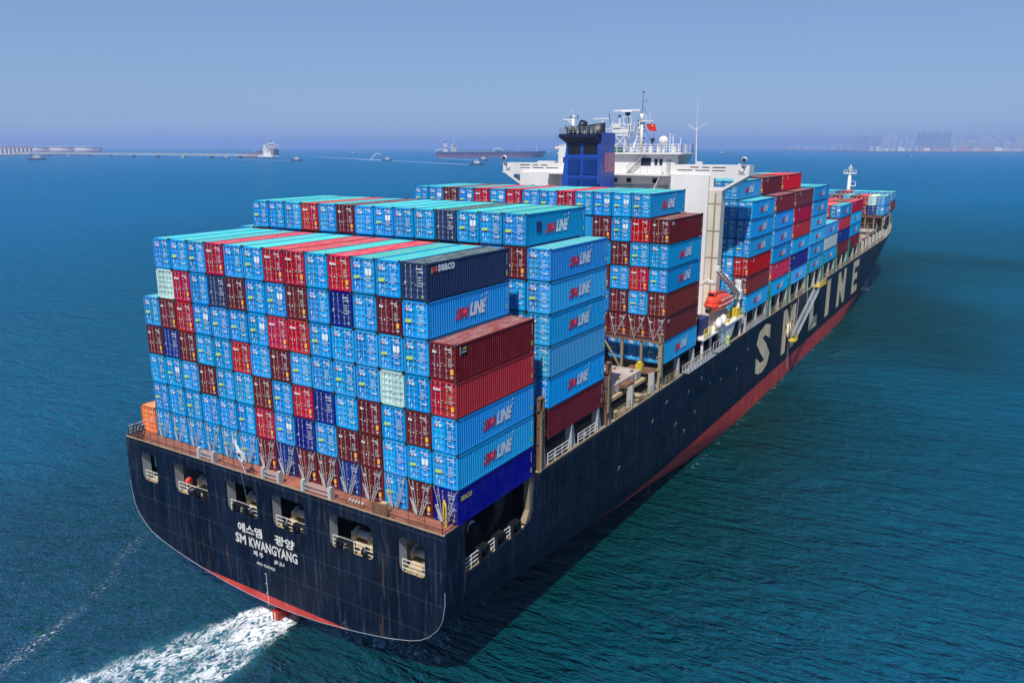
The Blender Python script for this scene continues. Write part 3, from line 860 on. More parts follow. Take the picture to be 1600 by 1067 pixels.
for y0, y1 in ((8.8, 6.7), (-0.1, -2.1), (-5.1, -8.3)):
    mb = MB()
    for y in (y0, y1):
        mb.box(-1.95, y - 0.16, 14.48, -1.45, y + 0.16, 15.45)
        mb.tube((-1.7, y, 15.45), (-1.7, y, 15.6), 0.18, 8)
    for z in (14.8, 15.2): mb.tube((-1.8, y0, z), (-1.8, y1, z), 0.05, 4); mb.tube((-1.5, y0, z), (-1.5, y1, z), 0.05, 4)
    mb.build('roller_chock_frame', M['postgrey'], ship)
mb = MB(); mb.box(-1.7, -14.1, 14.45, -1.1, -13.5, 15.4); mb.build('deck_box', M['tan'], ship)
mb = MB(); mb.box(-1.9, -14.6, 14.5, -1.8, -13.0, 15.5); mb.build('ladder_gate', M['brown'], ship)
mb = MB(); mb.path([(-0.6, -19.5, 14.45), (-0.6, -19.5, 16.2), (-0.3, -19.1, 16.5), (0.0, -18.8, 16.2), (0.0, -18.8, 14.45)], 0.07, 5); mb.build('rope_horn', M['yellow'], ship)
mb = MB()
for k in range(5): mb.box(-1.2, -9.9 - k * 0.35, 14.46, -0.95, -9.75 - k * 0.35, 14.62)
build_each(mb, 'lashing_shoe', M['white'], ship)
# stored lashing gear: white rods crossing in front of the lowest tier
def lashing(k, dense):
    e = MB()
    y0 = HB - PP * k; y1 = y0 - PP; c = (y0 + y1) / 2
    for dy in (0.25, 0.7):
        e.tube((-0.32, c + 0.12, 14.6), (-0.06, y0 - dy + 0.1, DECK + CH - 0.02), 0.022, 4)
        e.tube((-0.32, c - 0.12, 14.6), (-0.06, y1 + dy - 0.1, DECK + CH - 0.02), 0.028, 4)
    for q in (-1, 1):
        e.tube((-0.32, c + q * 0.12, 14.55), (-0.3, c + q * 0.55, 15.6), 0.06, 5)
        if dense: e.tube((-0.30, c + q * 0.3, 14.55), (-0.22, c + q * 0.85, 15.9), 0.05, 4)
    tag(e.build('lashing_rods', M['bar'], ship), kind='stuff')
for k in range(1, 16): lashing(k, k > 5)
for k in range(10, 16):
    y0 = HB - PP * k; y1 = y0 - PP
    mb = MB()
    mb.tube((41.9, (y0 + y1) / 2, 20.6), (42.6, y0 - 0.2, 23.2), 0.04, 4); mb.tube((41.9, (y0 + y1) / 2, 20.6), (42.6, y1 + 0.2, 23.2), 0.04, 4)
    tag(mb.build('lashing_rods', M['bar'], ship), kind='stuff')

# ------------------------------------------------------------------ deckhouse, bridge wings, funnel, masts
dh = empty('deckhouse'); dh.parent = ship
mb = MB()
mb.box(70.3, -15.4, DECK - 0.2, 73.4, -9.5, 39.1)
mb.box(70.3, 11.6, DECK - 0.2, 73.4, 17.2, 39.1)
mb.box(73.2, -9.5, DECK - 0.2, 75.6, 11.6, 39.1)
mb.build('house_wall', M['white'], dh)
mb = MB(); mb.box(56.5, -9.0, DECK - 0.2, 70.0, 9.0, 33.0); mb.build('engine_casing', M['white'], dh)
mb = MB(); mb.box(69.2, -9.45, 38.95, 73.2, 11.55, 39.2); mb.build('bridge_deck', M['white'], dh)
mb = MB(); mb.box(71.0, -21.0, 38.9, 73.4, 21.2, 39.12); mb.build('wing_deck', M['white'], dh)
# wing bulwarks with viewing slots, and the big triangular brackets under the tips
for s in (-1, 1):
    inner = 9.5 if s < 0 else 8.9
    def plate_wing(x, nm):
        o = plate(nm, [(s * inner, 39.15), (s * inner, 40.62), (s * 21.0, 40.62), (s * 21.0, 39.1), (s * 17.3, 36.9), (s * 15.4, 36.9), (s * 15.4, 39.15)],
              [[(s * 15.95, 38.75), (s * 18.75, 38.75), (s * 18.95, 38.3), (s * 17.6, 37.5), (s * 15.95, 37.45)],
               rrect(s * 12.2, 40.18, s * 13.6, 40.34, 0.05, 1), rrect(s * 14.0, 40.18, s * 15.2, 40.34, 0.05, 1), rrect(s * 15.6, 40.18, s * 17.6, 40.34, 0.05, 1),
               rrect(s * 10.2, 39.75, s * 12.6, 39.9, 0.05, 1), rrect(s * 13.0, 39.75, s * 15.2, 39.9, 0.05, 1), rrect(s * 15.6, 39.75, s * 17.6, 39.88, 0.05, 1)],
              M['white'], dh, lambda u, v, w_: (x + w_, u, v), 0.10)
    plate_wing(70.95, 'wing_bulwark')
    mb = MB()
    for (u0, u1, v0, v1) in ((12.2, 13.6, 40.18, 40.34), (14.0, 15.2, 40.18, 40.34), (15.6, 17.6, 40.18, 40.34), (10.2, 12.6, 39.75, 39.9), (13.0, 15.2, 39.75, 39.9), (15.6, 17.6, 39.75, 39.88)):
        mb.box(71.02, min(s * u0, s * u1) - 0.05, v0 - 0.05, 71.06, max(s * u0, s * u1) + 0.05, v1 + 0.05)
    mb.build('slot_shade', M['dark'], dh)  # dark sheets painted as the shade seen through the slots
    mb = MB(); mb.box(71.0, s * 21.0 - 0.05, 39.1, 73.4, s * 21.0 + 0.05, 40.62); mb.box(73.3, min(s * inner, s * 21), 39.1, 73.4, max(s * inner, s * 21), 40.62)
    mb.prism([(s * 21.0, 39.1), (s * 21.0, 39.0), (s * 17.3, 36.8), (s * 17.3, 36.9)], 'x', 71.0, 73.4)
    mb.build('wing_side', M['white'], dh)
    mb = MB(); mb.tube((70.6, s * 20.4, 40.6), (70.6, s * 20.4, 41.2), 0.08, 6); mb.tube((70.6, s * 20.4, 41.45), (70.3, s * 20.4, 41.45), 0.38, 12); mb.build('wing_searchlight', M['white'], dh)
    mb = MB(); mb.tube((70.29, s * 20.4, 41.45), (70.25, s * 20.4, 41.45), 0.28, 12); mb.build('lamp_glass', M['glass'], dh)
    mb = MB(); mb.path([(70.88, s * 19.6, 40.0), (70.88, s * 19.6, 39.7), (70.88, s * 20.2, 39.6), (70.88, s * 20.4, 40.1), (70.88, s * 20.1, 40.35)], 0.05, 4); mb.box(70.86, s * 20.0 - 0.5, 39.35, 70.9, s * 20.0 + 0.5, 39.42); mb.build('wing_emblem', M['black'], dh)
    # box pillar under the wing
    mb = MB(); mb.box(70.8, min(s * 15.42, s * 18.0), DECK, 72.0, max(s * 15.42, s * 18.0), 21.5)
    a, b_ = (s * 15.42, s * 17.3)
    mb.box(70.8, min(a, b_), 21.5, 72.6, max(a, b_), 37.0); mb.build('wing_pillar', M['cream'], dh)
    mb = MB()
    mb.box(70.7, s * 16.4 - 0.1, 21, 70.8, s * 16.4 + 0.1, 36.6)
    for z in range(23, 37, 4): mb.box(70.74, min(a, b_), z, 70.797, max(a, b_), z + 0.1)
    mb.build('pillar_stiffeners', M['beige'], dh)
mb = MB(); mb.box(73.08, -8.0, 37.0, 73.16, 10, 37.4); mb.build('wall_pipe', M['grey'], dh)
for y0 in (3.4, 0.6, -1.8, -6.2): mb = MB(); mb.box(73.12, y0, 37.7, 73.17, y0 + 0.8, 38.4); mb.build('window', M['glass'], dh)
# wheelhouse
wh = empty('wheelhouse'); wh.parent = ship
mb = MB(); mb.prism([(72.0, 39.2), (75.6, 39.2), (76.3, 42.1), (72.0, 42.1)], 'y', -9.4, 9.6); mb.build('wheelhouse_wall', M['white'], wh)
mb = MB(); mb.box(71.2, -10.6, 42.1, 76.6, 10.6, 42.35); mb.build('wheelhouse_roof', M['white'], wh)
mb = MB(); mb.prism([(-9.4, 39.2), (-9.9, 40.8), (-10.6, 42.1), (-9.4, 42.1)], 'x', 73.8, 76.4); mb.build('wheelhouse_flare', M['grey'], wh)
for (a, b_, z0, z1) in ((-3.9, -5.5, 40.4, 41.55), (-6.1, -6.6, 40.5, 41.4), (-6.9, -7.4, 40.5, 41.4), (7.6, 8.3, 40.3, 41.5)):
    mb = MB(); mb.box(71.93, b_, z0, 71.98, a, z1); mb.build('window', M['glass'], wh)
mb = MB(); mb.box(71.93, -8.75, 39.25, 71.98, -8.1, 41.3); mb.build('door', M['grey'], wh)
for q in (-1, 1):
    for k in range(3):
        mb = MB(); mb.box(74.0 + k * 0.75, q * 9.5 - (0.05 if q < 0 else -0.15), 40.4, 74.6 + k * 0.75, q * 9.5 + (0.02 if q < 0 else 0.2), 41.6); mb.build('window', M['glass'], wh)
mb = MB()   # diagonal stair to the top deck
for y in (0, 0.7):
    mb.tube((71.3 + y, -1.6, 39.2), (71.3 + y, -4.7, 42.1), 0.07, 4); mb.tube((71.3 + y, -1.6, 40.1), (71.3 + y, -4.7, 43.0), 0.04, 4)
for k in range(11): mb.box(71.3, -1.7 - k * 0.29, 39.3 + k * 0.265, 72.0, -1.5 - k * 0.29, 39.34 + k * 0.265)
mb.build('stair', M['grey'], wh)
mb = MB()   # ladder from the bridge deck down the house
for q in (0, 0.8):
    mb.tube((69.6 + q, -8.4, 39.6), (69.2 + q, -6.4, 35.2), 0.06, 4); mb.tube((69.6 + q, -8.7, 40.3), (69.2 + q, -6.7, 36.0), 0.04, 4)
for k in range(14): mb.box(69.3, -8.4 + k * 0.15, 39.4 - k * 0.31, 70.3, -8.2 + k * 0.15, 39.44 - k * 0.31)
mb.build('ladder', M['white'], wh)
railing('top_rail', [(71.3, 10.5, 42.35), (71.3, -10.5, 42.35), (76.5, -10.5, 42.35)], 1.25, 1.2, 3, 0.06, 'white', wh)
railing('top_rail', [(71.3, 10.5, 42.35), (76.5, 10.5, 42.35), (76.5, -10.5, 42.35)], 1.25, 1.2, 3, 0.06, 'white', wh)
railing('bridge_rail', [(69.3, -0.5, 39.2), (69.3, -9.4, 39.2)], 1.15, 1.1, 3, 0.055, 'white', wh)
mb = MB(); mb.box(71.0, 8.5, 40.6, 73.5, 10.3, 43.4); mb.build('port_locker_tower', M['white'], wh)
mb = MB(); mb.box(70.96, 8.9, 40.7, 71.0, 9.4, 41.6); mb.build('window', M['glass'], wh)
mb = MB(); mb.box(70.9, 10.2, 42.9, 71.6, 10.9, 43.3); mb.box(70.9, 11.0, 40.65, 72.2, 14.2, 40.95); build_each(mb, 'lamp_bracket', M['white'], wh)
mb = MB(); mb.box(71.6, -0.5, 42.4, 72.4, 0.6, 43.2); mb.build('green_locker', M['green'], wh)
for (y, s_) in ((-5.2, 0.5), (-6.5, 0.45), (-4.2, 0.4), (-9.0, 0.5), (2.5, 0.5), (5.5, 0.6), (-2.0, 0.4)):
    mb = MB(); mb.box(72.2, y - s_ / 2, 42.4, 72.8, y + s_ / 2, 42.4 + s_ * 1.8); mb.build('deck_locker', M['white'], wh)
mb = MB(); mb.tube((73.0, -7.0, 42.35), (73.0, -7.0, 43.5), 0.12, 6); mb.ball((73, -7.0, 44.1), 0.75, 0, 14, 10); mb.build('satellite_dome', M['white'], wh)
mb = MB(); mb.tube((73.5, -5.0, 42.35), (73.5, -5.0, 44.2), 0.15, 6, mi=0); mb.ball((73.5, -5.0, 44.3), 0.3); mb.build('compass_stand', M['black'], wh)
for (y, h_) in ((-8.4, 2.6), (-9.6, 2.2), (-3.8, 1.6), (-7.9, 2.9)):
    mb = MB(); mb.tube((73.4, y, 42.35), (73.4, y, 42.35 + h_), 0.07, 5); mb.build('whip_antenna', M['white'], wh)

# main mast, leaning box section with a ladder
mast = empty('main_mast'); mast.parent = ship
mb = MB()
mb.tube((73.0, -1.9, 42.35), (73.2, -3.1, 47.3), 0.22, 6, 0.16); mb.tube((73.0, -3.4, 42.35), (73.2, -3.25, 47.3), 0.3, 8, 0.2); mb.tube((73.9, -2.7, 42.35), (73.3, -3.2, 46), 0.12, 6)
for k in range(9):
    t = k / 9; mb.tube((73.0 + 0.2 * t, -1.9 - 1.2 * t, 42.6 + 4.9 * t), (73.1, -3.4 + 0.15 * t, 42.6 + 4.9 * t), 0.05, 4)
mb.build('mast_legs', M['white'], mast)
mb = MB(); mb.tube((73.2, -3.2, 47.2), (73.2, -3.2, 48.2), 0.28, 8); mb.box(72.7, -5.3, 47.0, 73.6, -3.0, 47.08); mb.path([(73.2, -3.4, 47.1), (73.2, -5.2, 47.1)], 0.05, 4)
for y in (-3.9, -4.6): mb.tube((73.2, y, 47.1), (73.2, y, 48.2), 0.05, 4)
mb.build('mast_head', M['white'], mast)
mb = MB(); mb.tube((73.2, -3.2, 48.1), (73.2, -3.35, 51.2), 0.04, 5, 0.03); mb.ball((73.2, -3.35, 51.4), 0.14); mb.path([(73.2, -3.3, 50.0), (73.2, -3.9, 49.95), (73.2, -4.0, 50.4)], 0.03, 4); mb.tube((73.2, -3.3, 49.4), (73.2, -4.0, 48.1), 0.03, 4)
mb.build('mast_spike', M['black'], mast)
mb = MB()
for z in (43.8, 44.5, 45.6, 46.2, 46.8): mb.ball((73.0, -3.75, z), 0.14, 0, 6, 4)
for z in (45.2, 45.8, 46.5, 47.2): mb.ball((73.0, -2.75, z), 0.13, 0, 6, 4)
build_each(mb, 'signal_lamp', M['black'], mast)
mb = MB()
for a, b_ in (((73.2, -2.9, 46.8), (71.3, -0.3, 42.6)), ((73.2, -3.3, 46.8), (73.0, -5.8, 42.6)), ((73, 0.4, 45.2), (71.5, -0.9, 42.7)), ((73.2, -4.9, 46.9), (73.0, -6.0, 42.6))): mb.tube(a, b_, 0.025, 3)
build_each(mb, 'mast_stay', M['black'], mast)
def flag(name, pts, mat, label, parent=None, marks=None, pole=None):
    n = 10; m_ = 6
    A, B, C_, D_ = [Vector(p) for p in pts]     # hoist top, fly top, fly bottom, hoist bottom
    mb = MB(); vs = []
    nrm = (B - A).cross(D_ - A).normalized()
    for j in range(m_ + 1):
        for i in range(n + 1):
            u, v = i / n, j / m_
            p = (A.lerp(B, u)).lerp(D_.lerp(C_, u), v)
            p += nrm * 0.10 * math.sin(u * 7 + v * 1.5) * (0.2 + u) * (B - A).length * 0.6
            vs.append(p)
    fs = [(j * (n + 1) + i, j * (n + 1) + i + 1, (j + 1) * (n + 1) + i + 1, (j + 1) * (n + 1) + i) for j in range(m_) for i in range(n)]
    mb.add(vs, fs, 0, True)
    o = mb.build(name, M[mat], parent); tag(o, label, 'flag')
    return o, nrm
f1, nn = flag('flag', [(73.0, -4.0, 46.6), (73.0, -5.5, 46.65), (73.0, -5.8, 45.5), (73.0, -4.5, 45.7)], 'flagred', 'small red flag with a yellow emblem flying beside the main mast')
mb = MB(); mb.tube((72.85, -5.15, 46.35), (72.82, -5.15, 46.35), 0.14, 8); mb.build('emblem', M['ink_yellow'], f1)
f2, nn = flag('flag', [(71, 10.3, 44.9), (71, 9.4, 45.6), (71, 10.6, 44.6), (71, 11.2, 44.2)], 'flagdark', 'small dark red flag on the halyard to port of the blue funnel')
mb = MB(); mb.tube((71, 9.2, 45.8), (71, 12.0, 41.0), 0.02, 3); mb.build('halyard', M['bar'], f2)

# radar platform
rp = empty('radar_platform'); rp.parent = ship
mb = MB()
for y in (0.9, -0.9):
    for x in (72.2, 73.6): mb.tube((x, y, 42.35), (x, y, 46.0), 0.12, 5)
mb.box(71.9, -1.5, 44.9, 73.9, 2.2, 45.1); mb.box(71.9, -1.2, 46.0, 73.9, 1.1, 46.12)
mb.tube((72.2, 0.9, 44.9), (72.2, -0.9, 46.0), 0.06, 4); mb.tube((72.2, -0.9, 43.4), (72.2, -2.0, 45.6), 0.08, 4)
mb.box(72.0, -2.0, 46.5, 73.4, -0.6, 46.6)
for y in (-2.0, -1.3, -0.6): mb.tube((72.05, y, 46.6), (72.05, y, 47.8), 0.05, 4)
mb.tube((72.05, -2.0, 47.8), (72.05, -0.6, 47.8), 0.05, 4); mb.tube((73.0, -1.3, 46.1), (73.0, -1.3, 46.5), 0.15, 6)
for y in (2.2, 1.4, 0.6, -0.2, -1.0): mb.tube((71.95, y, 45.1), (71.95, y, 46.0), 0.05, 4)
mb.tube((71.95, 2.2, 46.0), (71.95, -1.0, 46.0), 0.05, 4)
mb.tube((72.8, 0.4, 46.1), (72.8, 0.4, 47.8), 0.1, 6); mb.tube((72.8, 1.5, 46.1), (72.8, 1.6, 47.0), 0.14, 6)
for y in (1.8, 1.1, 0.2, -0.4): mb.tube((72.0, y, 45.1), (72.3, y - 0.3, 46.9), 0.07, 4)
mb.box(71.95, -1.5, 45.35, 72.05, 1.2, 45.95); mb.box(71.8, -0.2, 46.1, 72.4, 0.9, 46.7); mb.box(71.9, -2.6, 45.6, 73.3, -1.4, 45.7)
for y in (-2.5, -1.9, -1.5): mb.tube((72, y, 45.7), (72, y, 46.8), 0.06, 4)
mb.tube((72.0, 1.0, 43.0), (72.0, -1.6, 45.4), 0.09, 4); mb.tube((72.0, -1.5, 43.0), (72.0, 0.9, 45.0), 0.07, 4)
mb.build('platform_frame', M['white'], rp)
mb = MB(); mb.tube((73.0, -0.9, 46.6), (73.0, -0.9, 48.4), 0.16, 6); mb.box(72.7, -1.2, 48.0, 73.3, -0.6, 48.5); mb.ball((72.8, 0.4, 47.9), 0.22, 0, 6, 4); mb.tube((72.6, 1.8, 46.4), (72.5, 2.1, 48.4), 0.05, 4); mb.build('radar_motor', M['black'], rp)
mb = MB(); mb.box(72.8, -3.0, 48.62, 73.2, 1.5, 48.86); mb.box(72.7, -1.7, 48.5, 73.3, 0.0, 48.62); mb.build('radar_scanner', M['white'], rp)
mb = MB(); mb.box(72.8, 2.2, 47.5, 73.2, 5.0, 47.68); mb.tube((73.0, 3.4, 45.1), (73.0, 3.4, 47.5), 0.16, 6); mb.build('radar_scanner', M['white'], rp)

# funnel
fn = empty('funnel'); fn.parent = ship
FA = 59.5
mb = MB()
yL, yR = 3.35, -2.85       # port and starboard edges of the aft face at the base
def ring(z, dx, py, sy): return [(FA - dx, py, z), (FA - dx, sy, z), (FA + 5.0, sy, z), (FA + 5.0, py, z)]
prof = [(30.0, 0, yL + 0.1, yR - 0.05), (38.2, 0, yL, yR), (43.7, 0, yL - 0.7, yR + 0.1)]
vs = [];
for z, dx, a, b_ in prof: vs += ring(z, dx, a, b_)
fs = []
for i in range(2):
    for k in range(4): fs.append((4 * i + k, 4 * i + (k + 1) % 4, 4 * i + 4 + (k + 1) % 4, 4 * i + 4 + k))
mb.add(vs, fs)
mb.build('casing', M['blue'], fn)
mb = MB(); vs = ring(43.7, 0.0, yL - 0.7, yR + 0.1) + ring(44.6, 0.9, yL + 0.15, yR + 0.35) + ring(45.0, 0.9, yL + 0.15, yR + 0.35)
fs = [(4 * i + k, 4 * i + (k + 1) % 4, 4 * i + 4 + (k + 1) % 4, 4 * i + 4 + k) for i in range(2) for k in range(4)] + [(8, 9, 10, 11)]
mb.add(vs, fs); mb.build('funnel_cap', M['navyfun'], fn)
mb = MB(); mb.box(FA + 0.4, yR + 0.05, 43.7, FA + 5.0, yR + 0.11, 45.2); mb.build('cap_side', M['blue'], fn)
mb = MB(); mb.box(FA - 0.25, yR - 0.06, 38, FA + 0.0, yR + 0.3, 43.6); mb.build('corner_post', M['blue'], fn)
for (a, b_) in ((2.35, 0.35), (-0.15, -2.35)):
    mb = MB(); mb.box(FA - 0.06, b_, 42.2, FA + 0.2, a, 43.65); mb.build('upper_opening', M['black'], fn)
    for (z0, z1) in ((39.5, 41.6), (36.6, 38.8)):
        e = MB(); e.box(FA - 0.05, b_, z0, FA + 0.1, a, z1); lb = e.build('louvre_recess', M['black'], fn)
        n = 8
        for k in range(n):
            z = z0 + (z1 - z0) * k / n
            sl = MB(); sl.prism([(FA - 0.07, z + 0.02), (FA - 0.2, z), (FA - 0.2, z + 0.09), (FA - 0.07, z + 0.14)], 'y', b_, a)
            sl.build('louvre_slat', M['blue'], lb)
mb = MB(); mb.box(FA - 0.06, -0.02, 36, FA + 0.0, 0.22, 43.6); mb.build('centre_mullion', M['blue'], fn)
# faded painted emblem panel on the starboard side of the funnel
m, t, b = nodes('faded_funnel_emblem')
n = noise(t, 1, 5, 0.7, mapping(t, (2.5, 1, 0.35)))
c = mixc(t, ramp(t, n, 0.3, 0.7), (0.42, 0.07, 0.16), (0.42, 0.22, 0.36))
t.links.new(c, b.inputs['Base Color']); b.inputs['Roughness'].default_value = 0.5
mb = MB(); mb.add([(FA + 1.4, yR - 0.03, 39.6), (FA + 4.98, yR - 0.03, 39.6), (FA + 4.98, yR + 0.02, 42.4), (FA + 1.4, yR + 0.02, 42.4)], [(0, 1, 2, 3)]); mb.build('painted_emblem', m, fn)
mb = MB(); mb.tube((60.6, 2.5, 44.9), (60.4, 2.6, 46.1), 0.6, 12); mb.tube((60.8, 1.4, 44.9), (60.5, 1.9, 46.0), 0.5, 10); mb.tube((60.8, 1.3, 44.9), (60.3, 0.3, 46.7), 0.62, 12); build_each(mb, 'exhaust_pipe', M['black'], fn)
mb = MB(); vs = []
for z, e_ in ((44.9, 0), (46.3, 1)):
    for k in range(24):
        a = 2 * math.pi * k / 24; vs.append((61.0 + 1.1 * math.cos(a), -1.0 + 1.75 * math.sin(a), z + (0.28 * -math.sin(a) if e_ else 0)))
fs = [(k, (k + 1) % 24, 24 + (k + 1) % 24, 24 + k) for k in range(24)] + [tuple(range(24, 48))]
mb.add(vs, fs, 0, True); mb.build('exhaust_hood', M['black'], fn)
mb = MB()
for y in (2.9, 0.7, -0.4, -1.5): mb.tube((59.2, y, 44.9), (59.2, y, 45.5), 0.16, 6)
build_each(mb, 'vent_pipe', M['bar'], fn)
railing('funnel_rail', [(60.5, 3.3, 45.0), (58.7, 3.3, 45.0), (58.7, -2.4, 45.0)], 0.95, 0.7, 3, 0.035, 'grey', fn)
mb = MB(); mb.tube((62.0, 2.9, 44.9), (62.0, 2.9, 47.3), 0.26, 8, 0.2); mb.tube((62, 2.9, 47.0), (62, 4.6, 47.15), 0.09, 5); mb.tube((62, 2.9, 46.4), (62, 3.9, 47.05), 0.06, 5)
mb.ball((62, 2.8, 47.5), 0.22, 0, 8, 5); mb.path([(62, 2.9, 47.4), (62, 2.85, 48.3), (62, 3.2, 48.5)], 0.03, 4); mb.build('aft_light_mast', M['white'], fn)
mb = MB(); mb.tube((59.3, 3.0, 45.0), (59.1, 2.6, 46.3), 0.06, 4)
for p in ((62, 3.35, 47.5), (62, 2.2, 47.6), (62, 2.2, 47.3)): mb.ball(p, 0.13, 0, 6, 4)
build_each(mb, 'lamp_fitting', M['black'], fn)
# tall whip aerial on the starboard wing
mb = MB(); mb.tube((71.5, -12.9, 40.6), (71.5, -12.7, 46.0), 0.11, 6, 0.08); mb.tube((71.5, -12.7, 46.0), (71.5, -12.7, 50.2), 0.04, 5, 0.02)
mb.tube((71.5, -12.7, 45.6), (71.5, -14.1, 46.7), 0.045, 4); mb.tube((71.5, -12.7, 45.6), (71.5, -11.2, 46.5), 0.045, 4); mb.build('aerial_pole', M['white'], ship)
mb = MB(); mb.box(70.9, -14.0, 40.6, 71.4, -13.2, 41.1); mb.box(70.9, -19.7, 40.62, 71.4, -19.4, 40.85); build_each(mb, 'wing_box', M['white'], ship)

# foremast
fm = empty('foremast'); fm.parent = ship
mb = MB(); mb.tube((283, 0, 17), (283, 0, 33.2), 0.85, 8, 0.6); mb.build('mast_pole', M['white'], fm)
mb = MB(); mb.box(282.2, -2.3, 33.2, 283.8, 2.3, 33.6); mb.tube((283, 0, 33.6), (283, 0, 36.0), 0.3, 6)
for y in (-2.2, -1.1, 1.1, 2.2): mb.tube((282.4, y, 33.6), (282.4, y, 34.6), 0.12, 4)
mb.tube((282.4, -2.2, 34.6), (282.4, 2.2, 34.6), 0.12, 4); mb.box(282.6, -0.9, 35.2, 283.4, 0.9, 35.5); mb.ball((283, 0, 36.2), 0.35)
mb.box(282.4, -2.4, 28.6, 283.6, -0.6, 28.9); mb.tube((283, -2.3, 28.8), (283, -2.3, 30.4), 0.12, 4); mb.tube((283, -2.3, 30.4), (283, -0.6, 30.4), 0.12, 4)
mb.build('mast_platforms', M['white'], fm)
railing('forecastle_rail', [(x, -half_breadth(x, deck_z(x)) + 0.2, deck_z(x) + 0.15) for x in (256, 264, 272, 280)], 1.2, 1.6, 3, 0.08, 'grey')
mb = MB()
for x in (258, 261, 266, 270): mb.box(x, -half_breadth(x, 17) + 0.6, deck_z(x) - 0.2, x + 1.2, -half_breadth(x, 17) + 2.2, deck_z(x) + 2.4)
build_each(mb, 'forecastle_locker', M['grey'], ship)
mb = MB(); mb.box(257.5, -18.6, 17, 258.1, -18.0, 26.0); mb.box(256.6, -19.2, 22.4, 259.0, -17.6, 22.6); mb.tube((257.8, -18.3, 22.6), (257.8, -18.3, 24.0), 0.35, 6); mb.build('bow_light_post', M['green'], ship)

# ------------------------------------------------------------------ boat deck on the starboard side
bd = empty('boat_deck'); bd.parent = ship
mb = MB(); mb.box(57.5, -20.3, 17.35, 76.8, -15.6, 17.6); mb.build('deck_plate', M['white'], bd)
mb = MB()
for x in (58, 61.5, 75.8): mb.box(x, -20.0, DECK, x + 0.25, -19.7, 17.35)
mb.prism([(64.2, 17.35), (72.5, 17.35), (70.5, 15.3), (66.0, DECK)], 'y', -20.2, -19.9)
build_each(mb, 'deck_support', M['white'], bd)
mb = MB(); mb.box(57.2, -19.0, DECK, 57.4, -10, 17.3); mb.box(57.2, -17.5, 14.2, 76.9, -17.3, 17.3); build_each(mb, 'inner_bulkhead', M['dark'], bd)
railing('boat_deck_rail', [(62.5, -20.2, 17.6), (64.6, -20.2, 17.6)], 1.0, 1.0, 3, 0.05, 'yellow', bd)
railing('boat_deck_rail', [(57.6, -20.2, 17.6), (60.6, -20.2, 17.6)], 1.3, 0.8, 4, 0.06, 'yellow', bd)
railing('boat_deck_rail', [(72.5, -20.2, 17.6), (76.6, -20.2, 17.6)], 1.1, 1.0, 3, 0.05, 'yellow', bd)
mb = MB(); mb.box(59.0, -19.3, 17.6, 62.0, -16.2, 20.0); mb.build('blue_tarpaulin_box', M['ink_navy'], bd)
mb = MB()
for k in range(8): mb.box(58.2 + 0.7 * k, -18.6 + 0.25 * (k % 3), 17.6, 58.7 + 0.7 * k, -17.9 + 0.25 * (k % 3), 19.4 + 0.4 * (k % 2))
for k in range(7): mb.tube((66.5 + k * 1.1, -18.8, 17.6), (66.8 + k * 1.1, -18.4, 18.9 + 0.4 * (k % 3)), 0.2, 5)
build_each(mb, 'deck_machine', M['postgrey'], bd)
mb = MB(); mb.box(71.5, -19.0, 17.6, 73.2, -17.8, 18.6); mb.box(74.4, -19.8, 17.6, 75.8, -18.6, 18.9); mb.box(69.4, -19.9, 17.6, 70.4, -19.2, 18.1); build_each(mb, 'yellow_locker', M['yellow'], bd)
for (x, z) in ((63.6, 18.4), (65.6, 18.5)):
    mb = MB(); mb.tube((x, -20.2, z), (x + 1.1, -20.0, z + 0.5), 0.48, 12); mb.ball((x, -20.2, z), 0.47, 0, 10, 6); mb.ball((x + 1.1, -20.0, z + 0.5), 0.47, 0, 10, 6)
    mb.tube((x + 0.55, -20.1, 17.6), (x + 0.55, -20.1, z), 0.12, 5)
    o = mb.build('liferaft_canister', M['white'])
    tag(o, 'white liferaft canister nearer the %s on the boat deck rail below the orange lifeboat' % ('stern' if x < 64 else 'bow'), 'liferaft', 'liferaft canisters under the lifeboat')
# davits
mb = MB()
for x in (65.6, 72.4):
    mb.path([(x, -16.2, 17.6), (x, -16.0, 23.4), (x, -17.6, 24.4), (x, -18.6, 24.1)], 0.2, 5); mb.tube((x, -18.5, 24.1), (x, -18.5, 22.6), 0.04, 4)
mb.build('lifeboat_davits', M['white'], bd)
# lifeboat: lofted hull and canopy
def loft(sections, n, close=True):
    vs = []; fs = []
    for sct in sections: vs += sct
    m_ = len(sections[0])
    for i in range(len(sections) - 1):
        for k in range(m_): fs.append((i * m_ + k, i * m_ + (k + 1) % m_, (i + 1) * m_ + (k + 1) % m_, (i + 1) * m_ + k))
    if close: fs += [tuple(range(m_)), tuple(reversed(range((len(sections) - 1) * m_, len(sections) * m_)))]
    return vs, fs
lb = empty('lifeboat', (69.0, -18.4, 19.6)); tag(lb, 'orange red enclosed lifeboat hanging in davits beside the white deckhouse', 'lifeboat')
S = []
for i in range(13):
    u = -1 + 2 * i / 12; wd = 1.45 * (1 - abs(u) ** 3.2) ** 0.6 + 0.05; kz = 0.55 * abs(u) ** 3
    S.append([(u * 4.7, wd * math.cos(a), 1.25 + kz * 0.5 + (1.25 - kz) * math.sin(a) if math.sin(a) < 0 else 1.25 + kz * 0.5 + 0.02) for a in [math.pi + math.pi * k / 8 for k in range(9)]])
mb = MB(); vs, fs = loft(S, 9); mb.add(vs, fs, 0, True); mb.build('boat_hull', M['orange'], lb)
S = []
